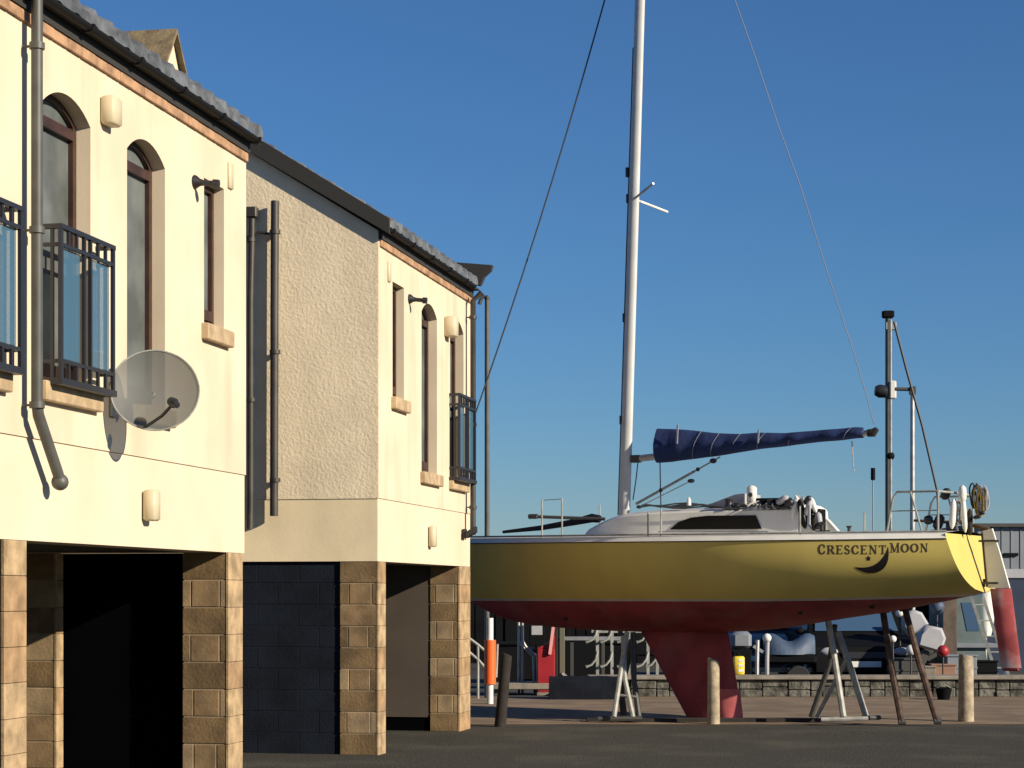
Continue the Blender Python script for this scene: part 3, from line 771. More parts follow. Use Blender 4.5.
q.tube([mp(2.7, -.095), mp(6.0, -.088), mp(8.9, -.08)], .008, 6)
q.build('mast_fitting', M['dsteel'], mast, smooth=True)
q = MB(); q.box(-.1, .22, -.03, .03, 0, .03); q.v = [v+mp(MZ) for v in q.v]; q.build('masthead', M['dsteel'], mast)
# stays
def wire(pts, r, name, m=M['wire'], par=boat):
    q = MB(); q.tube(pts, r, 5); return q.build(name, m, par, smooth=True)
fs = [mp(MZ-.05, -.09)]
for px, py in ((605, 0), (583, 65), (560, 130), (538, 205), (520, 270), (478, 400), (447, 490)):
    pass
bowp = Vector((UB+.1, 0, 2.44)); top = fs[0]
pts = []
for i in range(15):
    t = i/14; p = top.lerp(bowp, t); p += Vector((.10*math.sin(math.pi*t), 0, -.12*math.sin(math.pi*t))); pts.append(p)
wire(pts, .011, 'forestay', M['drope'])
bend = Vector((*([BL(875, 430)[0], 0, BL(875, 430)[1]]),))
pts = [mp(MZ, .15)]
for px, py in ((690, -62), (735, 0), (757, 62), (777, 122), (800, 185), (821, 252), (838, 305), (853, 350), (866, 394), (874, 424)):
    u, z = BL(px, py); pts.append(Vector((u, 0, z)))
wire(pts, .007, 'topping_lift', M['tie'])
# boom, sail cover, vang
b0 = Vector((BL(633, 460)[0]+.03, 0, BL(633, 459)[1])); b1 = Vector((BL(868, 432)[0], 0, BL(868, 433)[1]))
q = MB(); q.tube([b0, b1], [.045, .038], 12); boom = q.build('boom', M['alud'], boat, smooth=True)
q = MB(); q.tube([b1, b1+Vector((.07, 0, .0)), b1+Vector((.12, 0, .05))], [.05, .055, .03], 10); q.build('boom_end', M['dwood'], boom, smooth=True)
q = MB(); q.bbox(b0.x-.05, b0.x+.08, -.05, .05, b0.z-.05, b0.z+.05, .01); q.build('gooseneck', M['dsteel'], boom)
tp = [(657, 428.5), (672, 429), (690, 430), (715, 433), (740, 434), (757, 432.5), (785, 433), (815, 430.5), (840, 428.5), (856, 427), (863, 427.5)]
bt = [(657, 463), (672, 462), (690, 459.5), (715, 456.5), (740, 452.5), (757, 449.5), (785, 446.5), (815, 442.5), (840, 440.5), (856, 438.5), (863, 438)]
q = MB(); rows = []; NS = 41
for i in range(NS):
    px = 657+(863-657)*i/(NS-1); yt = interp(px, tp); yb = interp(px, bt)
    u, zt_ = BL(px, yt); _, zb2 = BL(px, yb)
    wv = .13-.05*i/(NS-1)+.012*math.sin(i*1.7)+.008*math.sin(i*3.1); wob = .012*math.sin(i*1.1)
    if i in (8, 16, 23, 31, 38): wv *= .82
    row = []
    for a in range(17):
        th = 2*math.pi*a/16; cz = math.cos(th); sv = math.sin(th)
        row.append(Vector((u, wob+wv*sv*(1-.55*max(0, cz)), (zt_+zb2)/2+(zt_-zb2)/2*cz)))
    rows.append(row)
q.grid(rows); q.f.append(tuple(range(15, -1, -1))); n_ = (NS-1)*17; q.f.append(tuple(range(n_, n_+16)))
cov = q.build('sail_cover', M['canvas'], boat, smooth=True, angle=60)
for px in (698, 716, 737, 762, 793, 848):       # ties round the cover
    yt = interp(px, tp); yb = interp(px, bt); q = MB()
    ut, zt_ = BL(px+4, yt); ub2, zb2 = BL(px-4, yb); loop = []
    i = (px-657)/206*(NS-1); wv = .125-.05*i/(NS-1)
    for a in range(17):
        th = 2*math.pi*a/16; cz = math.cos(th); sv = math.sin(th); u = (ut+ub2)/2+(ut-ub2)/2*cz
        loop.append(Vector((u, (wv+.012)*sv*(1-.55*max(0, cz)), (zt_+zb2)/2+((zt_-zb2)/2+.006)*cz)))
    q.tube(loop, .0035, 5, cap=False); q.build('tie', M['tie'], cov, smooth=True)
for px, y0_, y1_ in ((677, 425, 444), (758, 430, 443)):
    q = MB(); u, z0_ = BL(px, y1_, -.14); _, z1_ = BL(px, y0_, -.14); q.bar((u, -.145, z0_), (u, -.12, z1_), .02, .02); q.build('sail_batten', M['tie'], cov)
q = MB(); va0 = Vector((BL(636, 504)[0], 0, BL(636, 504)[1])); va1 = Vector((BL(720, 458)[0], 0, BL(720, 457)[1]))
q.tube([va0, va0.lerp(va1, .7)], .018, 8); q.tube([va0.lerp(va1, .68), va1], .011, 8); vg = q.build('vang', M['galv'], boat, smooth=True)
q = MB(); c = va0.lerp(va1, .92); q.sphere(c, .035, 6, (1.5, .6, 1)); c = va0.lerp(va1, .74); q.sphere(c, .028, 6); c = va0.lerp(va1, .3); q.sphere(c, .028, 6); q.build('vang_block', M['iron'], vg, smooth=True)
l0 = Vector((BL(640, 507)[0], -.03, BL(640, 507)[1])); l1 = Vector((BL(692, 481)[0], -.03, BL(692, 481)[1]))
wire([l0, l0.lerp(l1, .85), l1], .007, 'kicker_line', M['rope']); q = MB(); q.sphere(l1, .035, 6, (1.5, .6, .8)); q.sphere(l0, .03, 6, (1.3, .7, .8)); q.build('block', M['iron'], boat, smooth=True)
for pxs, m_ in ((((638, 462), (636, 480), (633, 500)), 'drope'), (((660, 462), (660.5, 490), (661, 508), (661, 534)), 'drope'), (((852, 441), (853, 458), (854, 472)), 'rope')):
    wire([Vector((BL(a, b)[0], 0, BL(a, b)[1])) for a, b in pxs], .008, 'halyard', M[m_])
# spinnaker pole and foredeck gear
a_, b_ = BL(531, 516.5, -.35), BL(605, 519, -.2)
q = MB(); q.tube([(a_[0], -.35, a_[1]), (b_[0], -.2, b_[1])], .022, 8); q.tube([(a_[0]-.03, -.35, a_[1]), (a_[0]+.1, -.35, a_[1])], .034, 8); q.build('spinnaker_pole', M['dsteel'], boat, smooth=True)
q = MB(); pts = [BL(px, py, -.1) for px, py in ((503, 532), (540, 528), (575, 522), (592, 518), (600, 519))]
q.tube([(a[0], -.1, a[1]) for a in pts], [.02, .035, .045, .06, .05], 8); q.build('furled_sail', M['ntarp'], boat, smooth=True)
for px, top_ in ((542, 500), (562, 498), (648, 512), (661, 508), (800, 506)):
    # stanchions on the near rail, matched by twins opposite
    v_ = -.80 if px < 600 else -1.05
    u, z = BL(px, 533, v_); _, zt_ = BL(px, top_, v_)
    hv = hull_at(u, 2.33).y+.06
    u, z = BL(px, 533, hv); _, zt_ = BL(px, top_, hv)
    for sgn in (1, -1):
        q = MB(); q.tube([(u, sgn*hv, 2.36), (u, sgn*hv, zt_)], .011, 6); q.build('stanchion', M['galv'], boat, smooth=True)
q = MB()
u1_, z1_ = BL(542, 500, -.5); u2_, z2_ = BL(562, 499, -.5)
q.tube([(u1_, -.45, z1_), (u2_, -.5, z2_)], .005, 5)
q.build('pulpit_wire', M['wire'], boat)
# roof gear: winches, hatch, lines, white instrument box
zr_ = BL(740, 508, 0)[1]
q = MB(); a = BL(708, 506); b = BL(745, 493); q.prism([(a[0], -.28, a[1]-.02), (b[0]-.35, -.28, a[1]+.02), (b[0]-.02, -.28, b[1]-.03), (b[0]+.1, -.28, b[1]-.02), (b[0]+.1, -.28, a[1]-.02)], (0, .56, 0)); q.build('companion_hood', M['pale'], boat)
c = BL(752, 495, -.3); q = MB(); q.bbox(c[0]-.06, c[0]+.06, -.36, -.25, c[1]-.12, c[1]+.12, .03); bx = q.build('instrument_box', M['whitegel'], boat, smooth=True, angle=60)
q = MB(); q.lathe([(.018, 0), (.03, .004), (.018, .008)], (c[0]+.005, -.362, c[1]), 14, axis=(0, -1, 0)); q.build('dial', M['dsteel'], bx)
for px, py, r_ in ((729, 503, .06), (737, 507, .045), (770, 503, .05), (778, 503, .05), (786, 502, .05)):
    c = BL(px, py, -.45); q = MB(); q.lathe([(r_, -.07), (r_*1.1, -.05), (r_*.75, -.02), (r_*.8, .03), (r_, .05), (0, .055)], (c[0], -.45, c[1]), 14); q.build('winch', M['iron'], boat, smooth=True)
q = MB(); a = BL(759, 504, -.35); b = BL(790, 503.5, -.35)
q.tube([(a[0], -.40, a[1]-.01), (a[0]+.1, -.4, a[1]+.0), (b[0]-.1, -.4, b[1]+.01), (b[0], -.4, b[1])], [.035, .06, .055, .03], 10); q.tube([(a[0]-.1, -.3, a[1]+.06), (b[0], -.3, a[1]+.055)], .02, 6); q.build('folded_sprayhood', M['dark'], boat, smooth=True)
q = MB(); random.seed(3)
for k in range(5):
    pts = []
    for i in range(14):
        px = 640+150*i/13; py = 508.5-1.6*math.sin(i*1.3+k)-.8*random.random(); v_ = -.55+.1*k; u, z = BL(px, py, -.5); pts.append((u, v_, z+.01+.012*k))
    q.tube(pts, .010, 5)
q.build('control_line', M['drope'], boat, smooth=True)
q = MB(); pts = []
for i in range(60):
    a = i*.55; c = BL(745+.55*i, 506, -.48); pts.append((c[0], -.5+.05*math.sin(a), c[1]+.035*math.cos(a*.9)))
q.tube(pts, .011, 5); q.build('coiled_line', M['rope'], boat, smooth=True)
c = BL(689, 500, -.4); q = MB(); q.lathe([(.03, -.07), (.026, .0), (.012, .03), (0, .04)], (c[0], -.4, c[1]), 10); q.build('deck_vent', M['whitegel'], boat, smooth=True)
for px in (640, 690, 762):        # grab rail legs
    pass
q = MB(); pts = [BL(px, 531.5, -.80) for px in (655, 690, 725, 765)]
q.tube([(a[0], -.70, a[1]) for a in pts], .010, 6); q.build('grab_rail', M['alud'], boat, smooth=True)
ub_, zb__ = sta[-1]
q = MB(); q.bbox(ub_-.01, ub_+.02, -.36, .38, 2.42, zb__+.0, .006); q.build('companionway', M['dark'], boat)
# fenders and ropes heaped in the cockpit
random.seed(5)
def heap(pxs, name, mats, v0=-.3):
    for px, py, w_, h_, ang, mk in pxs:
        u, z = BL(px, py, v0); q = MB(); n = 8
        dx = math.sin(R(ang)); dz = math.cos(R(ang)); s_ = 1/80
        pts = [Vector((u+dx*h_*s_*(i/n-.5), v0+.03*math.sin(px), z+dz*h_*s_*(i/n-.5))) for i in range(n+1)]
        rr = [w_*s_/2*math.sqrt(max(.06, 1-(2*i/n-1)**4)) for i in range(n+1)]
        q.tube(pts, rr, 12); q.build(name, M[mk], boat, smooth=True)
heap([(794, 514, 8, 34, 8, 'whitegel'), (783, 500, 7, 14, 60, 'pale'), (803, 514, 7, 30, -12, 'tint'), (799, 505, 5, 22, -25, 'whitegel'), (800, 522, 5, 18, 15, 'pale'), (806, 519, 4, 20, -10, 'dwood'), (812, 518, 5, 22, -16, 'tint'), (809, 508, 6, 16, 20, 'pale'), (815, 524, 5, 14, 5, 'dwood'), (790, 503, 8, 10, 60, 'iron'), (818, 520, 7, 16, -5, 'pale'), (821, 525, 6, 8, 70, 'iron'), (807, 500, 6, 10, 40, 'iron'), (813, 505, 5, 16, -20, 'whitegel')], 'fender', None, -.5)
heap([(953.5, 514, 6.5, 29, 3, 'whitegel'), (962, 494, 8, 17, 0, 'whitegel'), (963.5, 515, 5.5, 34, -4, 'whitegel')], 'fender', None, -.25)
heap([(929, 520, 9, 9, 0, 'iron'), (938, 522, 10, 16, 20, 'iron'), (950, 527, 11, 9, 80, 'iron'), (946, 494, 9, 12, 30, 'iron'), (969, 522, 6, 26, 0, 'dwood'), (977, 517, 4, 8, 80, 'iron'), (981, 513, 4, 7, 80, 'iron')], 'deck_gear', None, -.2)
for (px0, py0, sc_, mk, nm) in ((980, 502, 1., 'yrope', 'rope_coil'), (975, 496, .8, 'drope', 'rope_coil'), (958, 512, .8, 'rope', 'rope_coil'), (983, 500, .9, 'pale', 'rope_coil'), (801, 507, .7, 'rope', 'rope_coil')):
    u, z = BL(px0, py0, -.1); pts = []
    for i in range(70):
        a = i*.42; rx = .05*sc_+.012*math.sin(i*.9); rz_ = .17*sc_+.02*math.cos(i*.7)
        pts.append((u+rx*math.sin(a)+.02*math.sin(i*.11), -.1+.04*math.cos(a*.5), z+rz_*math.cos(a)))
    q = MB(); q.tube(pts, .011, 5); q.build(nm, M[mk], boat, smooth=True)
# pushpit
def bp(px, py, v): u, z = BL(px, py, v); return Vector((u, v, z))
q = MB()
for v_ in (-.78, .70):
    u_a = US-.75; u_b = US-.12; zt_ = bp(935, 491, -.78).z
    q.tube([(u_a, v_, 2.37), (u_a+.08, v_, zt_-.08), (u_a+.13, v_, zt_), (u_b, v_*.96, zt_)], .014, 8)
    q.tube([(u_b, v_*.96, 2.37), (u_b, v_*.96, zt_)], .014, 8)
    q.tube([(u_a+.3, v_, zt_), (u_a+.45, v_, 2.37)], .012, 8)
    q.tube([(u_a+.05, v_, 2.37+(zt_-2.37)*.55), (u_b, v_*.96, 2.37+(zt_-2.37)*.55)], .008, 6)
q.tube([(u_b, -.75, zt_), (u_b+.06, 0, zt_), (u_b, .67, zt_)], .014, 8)
q.build('pushpit', M['galv'], boat, smooth=True)
for px, py in ((822, 527), (849, 530)):
    q = MB(); c = bp(px, py, -.8); q.lathe([(.035, -.05), (.02, -.02), (.02, .02), (.04, .05)], c, 10); q.bar(c+Vector((-.08, 0, -.05)), c+Vector((.1, 0, -.05)), .05, .02); q.build('cleat', M['iron'], boat)
q = MB(); c = bp(809, 515, -.8); q.bar(c+Vector((0, 0, -.12)), c+Vector((0, 0, .12)), .03, .03); q.build('stanchion_cap', M['pale'], boat)
# ---- lettering and crescent on the topsides
def on_hull(px, py, eps=.006):
    v = -1.0
    for _ in range(8):
        u, z = BL(px, py, v); v = hull_at(u, z).y
    return Vector((u, v-eps, z))
def decal(polys, name, m, label=None):
    q = MB()
    for poly in polys:
        q.prism([on_hull(x, y, .0022) for x, y in poly], Vector((0, -.0004, 0)))
    o = q.build(name, m, boat)
    if label: o['label'] = label
    return o
def seg(a, b, w):
    dx, dy = b[0]-a[0], b[1]-a[1]; L = math.hypot(dx, dy); nx, ny = -dy/L*w/2, dx/L*w/2
    return [(a[0]+nx, a[1]+ny), (b[0]+nx, b[1]+ny), (b[0]-nx, b[1]-ny), (a[0]-nx, a[1]-ny)]
def arcs(cx, cy, rx, ry, a0, a1, n=10, thick=.24, thin=.08):
    out = []; P_ = []
    for i in range(n+1):
        a = R(a0+(a1-a0)*i/n); w = thin+(thick-thin)*abs(math.cos(a)); P_.append((cx+rx*math.cos(a), cy+ry*math.sin(a), w))
    for p, q_ in zip(P_, P_[1:]): out.append(seg(p[:2], q_[:2], (p[2]+q_[2])/2))
    return out
# letters in a unit box, y up; thick stems, thin bars and serifs (roman capitals)
TK, TN = .2, .085
def serif(x, y, w=.34): return seg((x-w/2, y), (x+w/2, y), .08)
LET = {
 'C': (.85, arcs(.46, .5, .36, .47, 45, 315)+[seg((.73, .62), (.73, .86), .1), seg((.73, .14), (.73, .34), .1)]),
 'R': (.9, [seg((.2, 0), (.2, 1), TK), serif(.2, .04), serif(.2, .96), seg((.2, .96), (.5, .96), TN), seg((.2, .5), (.5, .5), TN), seg((.45, .5), (.8, .04), TK), serif(.82, .04, .22)]+arcs(.48, .73, .22, .23, -90, 90, 7)),
 'E': (.8, [seg((.2, 0), (.2, 1), TK), serif(.16, .04, .3), serif(.16, .96, .3), seg((.2, .96), (.68, .96), TN), seg((.2, .04), (.7, .04), TN), seg((.2, .52), (.52, .52), TN), seg((.67, .8), (.67, 1), .08), seg((.69, 0), (.69, .22), .08), seg((.52, .42), (.52, .62), .07)]),
 'S': (.68, arcs(.34, .74, .22, .23, 30, 250, 8, .16, .12)+arcs(.34, .27, .23, .24, 70, -150, 8, .16, .12)+[seg((.24, .56), (.44, .46), .2), seg((.53, .74), (.53, .95), .08), seg((.11, .05), (.11, .28), .08)]),
 'N': (1., [seg((.2, 0), (.2, 1), TN), seg((.8, 0), (.8, 1), TN), seg((.2, .98), (.8, .04), TK), serif(.2, .04, .3), serif(.16, .96, .3), serif(.8, .96, .3)]),
 'T': (.85, [seg((.43, 0), (.43, 1), TK), serif(.43, .04), seg((.08, .96), (.78, .96), TN), seg((.09, .76), (.09, 1), .08), seg((.77, .76), (.77, 1), .08)]),
 'M': (1.15, [seg((.17, 0), (.17, 1), TN), seg((.95, 0), (.95, 1), TK), seg((.17, .98), (.55, .06), TK), seg((.92, .98), (.55, .06), TN), serif(.17, .04, .28), serif(.95, .04), serif(.13, .96, .26), serif(.97, .96, .26)]),
 'O': (.98, arcs(.48, .5, .38, .46, 0, 360, 18)),
}
def word(txt, x0, x1, ytop, ybot, y_slope, big=1.0):
    W_ = sum(LET[c][0] for c in txt)+.12*(len(txt)-1); sx_ = (x1-x0)/W_; out = []; x = 0
    for i, c in enumerate(txt):
        w_, polys = LET[c]; h = (ybot-ytop)*(big if i == 0 else 1)
        for p in polys:
            out.append([(x0+(x+a)*sx_, ybot+y_slope*(x0+(x+a)*sx_-x0)-b*h) for a, b in p])
        x += w_+.12
    return out
decal(word('CRESCENT', 818, 886.5, 545.2, 554.2, 0, 1.1), 'name_lettering', M['letter'], 'dark serif lettering reading CRESCENT')
decal(word('MOON', 890, 928.5, 543.8, 552.6, -.012, 1.1), 'name_lettering', M['letter'], 'dark serif lettering reading MOON')
# crescent
out_, in_ = [], []
polys = []
N_ = 18
def qb(a, b, c, t): return ((1-t)**2*a[0]+2*t*(1-t)*b[0]+t*t*c[0], (1-t)**2*a[1]+2*t*(1-t)*b[1]+t*t*c[1])
def cubic(a, b, c, d, t):
    s_ = 1-t; return tuple(s_**3*a[i]+3*s_*s_*t*b[i]+3*s_*t*t*c[i]+t**3*d[i] for i in (0, 1))
A_, B_ = (854.5, 567), (888.3, 546.5)
for i in range(N_):
    t0, t1 = i/N_, (i+1)/N_
    o0, o1 = [cubic(A_, (866, 577.5), (893, 577.5), B_, t) for t in (t0, t1)]
    i0, i1 = [cubic(A_, (868, 569), (882, 566.5), B_, t) for t in (t0, t1)]
    if i == 0: polys.append([o0, o1, i1])
    elif i == N_-1: polys.append([o0, o1, i0])
    else:
        lp_ = lambda a, b, t: (a[0]+(b[0]-a[0])*t, a[1]+(b[1]-a[1])*t)
        for q3 in range(3): polys.append([lp_(o0, i0, q3/3), lp_(o1, i1, q3/3), lp_(o1, i1, (q3+1)/3), lp_(o0, i0, (q3+1)/3)])
decal(polys, 'crescent_emblem', M['navy'])
st = []
for i in range(10):
    r_ = 2.9 if i % 2 == 0 else 1.5; a = R(-90+36*i); st.append((868.5+r_*math.cos(a), 558.5+r_*math.sin(a)))
cs_ = (868.5, 558.5)
decal([[cs_, st[i], st[(i+1) % 10]] for i in range(10)], 'star_emblem', M['navy'])

# ------------------------------------------------------------------ boat stands and props (stand on the ground: things of their own)
def gpt(px, py):       # ground point under pixel
    d = gz(py); p = G(px, d); return p
def stand(name, label, cat, bars, m, base_px, base_d, group=None):
    g = G(base_px, base_d); t = thing(name, label, cat, g, TH, group)
    inv = Matrix.Rotation(-TH, 4, 'Z')
    for nm, pts, r_, mm in bars:
        q = MB(); q.tube([inv @ (p-g) for p in pts], r_, 8); q.build(nm, mm, t, smooth=True)
    return t
def pp(px, py, d): return P(px, py, d)
d1_ = 26.55
stand('boat_stand', 'pale galvanised A-shaped boat stand under the stern half of the hull', 'boat stand', [
 ('leg', [pp(827.5, 617, d1_-.05), pp(834, 655, d1_-.1), pp(843.5, 717, d1_-.3)], .04, M['galv']),
 ('leg', [pp(838, 632, d1_+.15), pp(851, 669, d1_), pp(866, 716.5, d1_-.1)], .04, M['galv']),
 ('leg', [pp(835, 625, d1_+.3), pp(829, 665, d1_+.5), pp(811, 717, d1_+.6)], .035, M['dsteel']),
 ('brace', [pp(847, 659, d1_), pp(838, 676, d1_+.1), pp(817, 717, d1_+.3)], .03, M['galv']),
 ('base_bar', [pp(821, 719.5, d1_-.3), pp(868, 718.5, d1_-.3)], .03, M['galv']),
 ('base_bar', [pp(862, 718, d1_-.2), pp(880, 717.5, d1_+.0)], .03, M['dsteel']),
 ('head', [pp(824, 617, d1_-.02), pp(832, 615, d1_+.02)], .05, M['dsteel'])], None, 840, d1_)
d2_ = 27.0
stand('boat_stand', 'tall narrow boat stand with crossed pale legs near the front of the keel', 'boat stand', [
 ('leg', [pp(627, 632, d2_), pp(621, 670, d2_-.1), pp(614, 717, d2_-.3)], .032, M['galv']),
 ('leg', [pp(623, 636, d2_), pp(625, 680, d2_-.1), pp(633, 717, d2_-.2)], .032, M['galv']),
 ('leg', [pp(633, 632, d2_+.1), pp(634, 680, d2_+.1), pp(639, 717, d2_)], .036, M['dsteel']),
 ('leg', [pp(632, 640, d2_+.2), pp(621, 690, d2_+.3), pp(624, 717, d2_+.4)], .045, M['dsteel']),
 ('brace', [pp(617, 695, d2_-.2), pp(636, 697, d2_-.1)], .022, M['dsteel']),
 ('base_bar', [pp(598, 719, d2_-.2), pp(642, 718.5, d2_-.2)], .035, M['dsteel'])], None, 624, d2_)
dpr = 26.1
for k, (x0, y0, x1, y1, lb) in enumerate(((883, 611, 901.5, 722, 'rusty straight timber-like prop leaning under the stern, nearer the keel'), (905, 609, 937, 721, 'rusty slanting prop leaning under the stern, nearer the rudder'))):
    stand('prop', lb, 'prop', [('shaft', [pp(x0, y0, dpr+.3), pp((x0+x1)/2-1, (y0+y1)/2, dpr+.1), pp(x1, y1, dpr-.0)], .042, M['prop']),
        ('head', [pp(x0-5, y0, dpr+.3), pp(x0+6, y0-1, dpr+.35)], .035, M['dsteel']), ('foot', [pp(x1-3, y1, dpr), pp(x1+4, y1, dpr)], .04, M['dsteel'])], None, x1, dpr, 'props under the stern')
# keel blocks
kbk = thing('keel_block', 'dark flat timber block under the yacht keel', 'block', G(714, 27.3), BR)
q = MB(); q.bbox(-.55, .45, -.2, .2, .0, .03, .005); q.build('timber', M['dwood'], kbk)
tb = thing('shadow_strip', 'long dark strip standing in for ground shadow between the two boat stands', 'timber', G(760, 27.0), TH)
q = MB(); q.bbox(-1.75, .78, -.09, .09, 0, .055, .006); q.build('shade_bar', M['dwood'], tb)  # dark strip added in place of a shadow line on the ground
tb = thing('shadow_strip', 'short dark strip standing in for ground shadow left of the keel under the crossed stand', 'timber', G(660, 27.1), TH)
q = MB(); q.bbox(-.95, .35, -.09, .09, 0, .05, .006); q.build('shade_bar', M['dwood'], tb)  # shorter piece of the same painted shadow line
# ------------------------------------------------------------------ bollards
def bollard(px, py, topy, r_, m, label, lean=(0, 0), group='wooden bollards along the edge of the asphalt', cut=.05):
    d = gz(py); t = thing('bollard', label, 'bollard', G(px, d), TH, group); h = (py-topy)/F*d
    q = MB(); n = 16; rows = []
    for z, rr in ((0, r_*1.03), (h*.3, r_*1.0), (h*.7, r_*.97), (h-.02, r_*.95), (h, r_*.82)):
        rows.append([Vector((rr*math.cos(2*math.pi*i/n)+lean[0]*z, rr*math.sin(2*math.pi*i/n)+lean[1]*z, z-(cut*(1+math.cos(2*math.pi*i/n))*.5 if z > h*.8 else 0))) for i in range(n+1)])
    q.grid(rows); b0 = 4*(n+1); q.f.append(tuple(range(b0, b0+n))); q.build('post', m, t, smooth=True, angle=45)
    return t
bollard(713.5, 724.5, 657, .078, M['wood'], 'pale wooden bollard in front of the yacht keel')
bollard(966, 722, 654, .10, M['wood'], 'pale wooden bollard near the rudder, thickest of the row', cut=.03)
bollard(500, 727, 652, .070, M['dwood'], 'dark bollard standing right of the orange post', lean=(.09, 0))  # darker wood than the other two
d = 31.4; OP = thing('marker_post', 'white post wearing a bright orange sleeve beside the far house', 'post', G(490, d), TH)
q = MB(); q.tube([(0, 0, 0), (0, 0, EYE-(618-HY)/F*d)], .05, 14); q.build('post', M['whitep'], OP, smooth=True)
q = MB(); q.tube([(0, 0, EYE-(684-HY)/F*d), (0, 0, EYE-(640-HY)/F*d)], .088, 16); q.build('sleeve', M['orange'], OP, smooth=True)
q = MB(); q.tube([(.09, .1, .4), (.11, .1, .9)], .02, 8); q.build('chain', M['galv'], OP, smooth=True)

# ------------------------------------------------------------------ yard behind the quay
def yt(name, label, cat, px, d, rz=TH, group=None, z=0.0): 
    g = G(px, d); g.z = z; return thing(name, label, cat, g, rz, group)
# long dark store whose roof hides behind the hull
t = yt('harbour_store', 'long low dark boarded store seen beneath the yacht hull', 'shed', 715, 50)
q = MB(); q.box(-10.5, 6.4, 0, 4, 0, 2.35); q.build('wall', M['shed'], t)
q = MB(); q.prism([(-10.7, -.2, 2.351), (-10.7, 4.2, 2.351), (-10.7, 4.2, 2.5), (-10.7, -.2, 2.42)], (17.3, 0, 0)); q.build('roof', M['dsteel'], t)
for x in (-8, -5, -2, 1.2, 4):
    q = MB(); q.bbox(x, x+1.1, -.04, -.002, .2, 1.9, .01); q.build('door', M['dark'], t)
q = MB()
for i in range(70): q.box(-10.5+i*.24, -10.47+i*.24, -.02, -.001, 0.05, 2.34)
q.build('cover_strip', M['shed'], t)
# grey and blue shed at the right
t = yt('shed', 'grey and dark blue sheet-clad shed at the right edge', 'shed', 978, 45)
def yz(py, d): return EYE+(HY-py)/F*d
q = MB(); q.box(0, 9, 0, 6, 0, yz(578, 45)); q.build('lower_wall', M['bluep'], t)
q = MB(); q.box(-.02, 9.02, -.04, 6.02, yz(578, 45)+.002, yz(569, 45)); q.build('pale_stripe', M['pale'], t)
q = MB(); q.box(0, 9, 0, 6, yz(569, 45)+.002, yz(527, 45))
for i in range(45): q.box(.1+i*.2, .13+i*.2, -.015, -.001, yz(569, 45)+.01, yz(527, 45)-.01)
q.build('upper_cladding', M['greyroof'], t)
q = MB(); q.box(-.1, 9.1, -.12, 6.1, yz(527, 45)+.002, yz(523.5, 45)); q.build('roof', M['dsteel'], t)
q = MB(); q.box(.55, .85, -.06, -.002, yz(556, 45), yz(553, 45)); q.build('wall_sign', M['dark'], t)
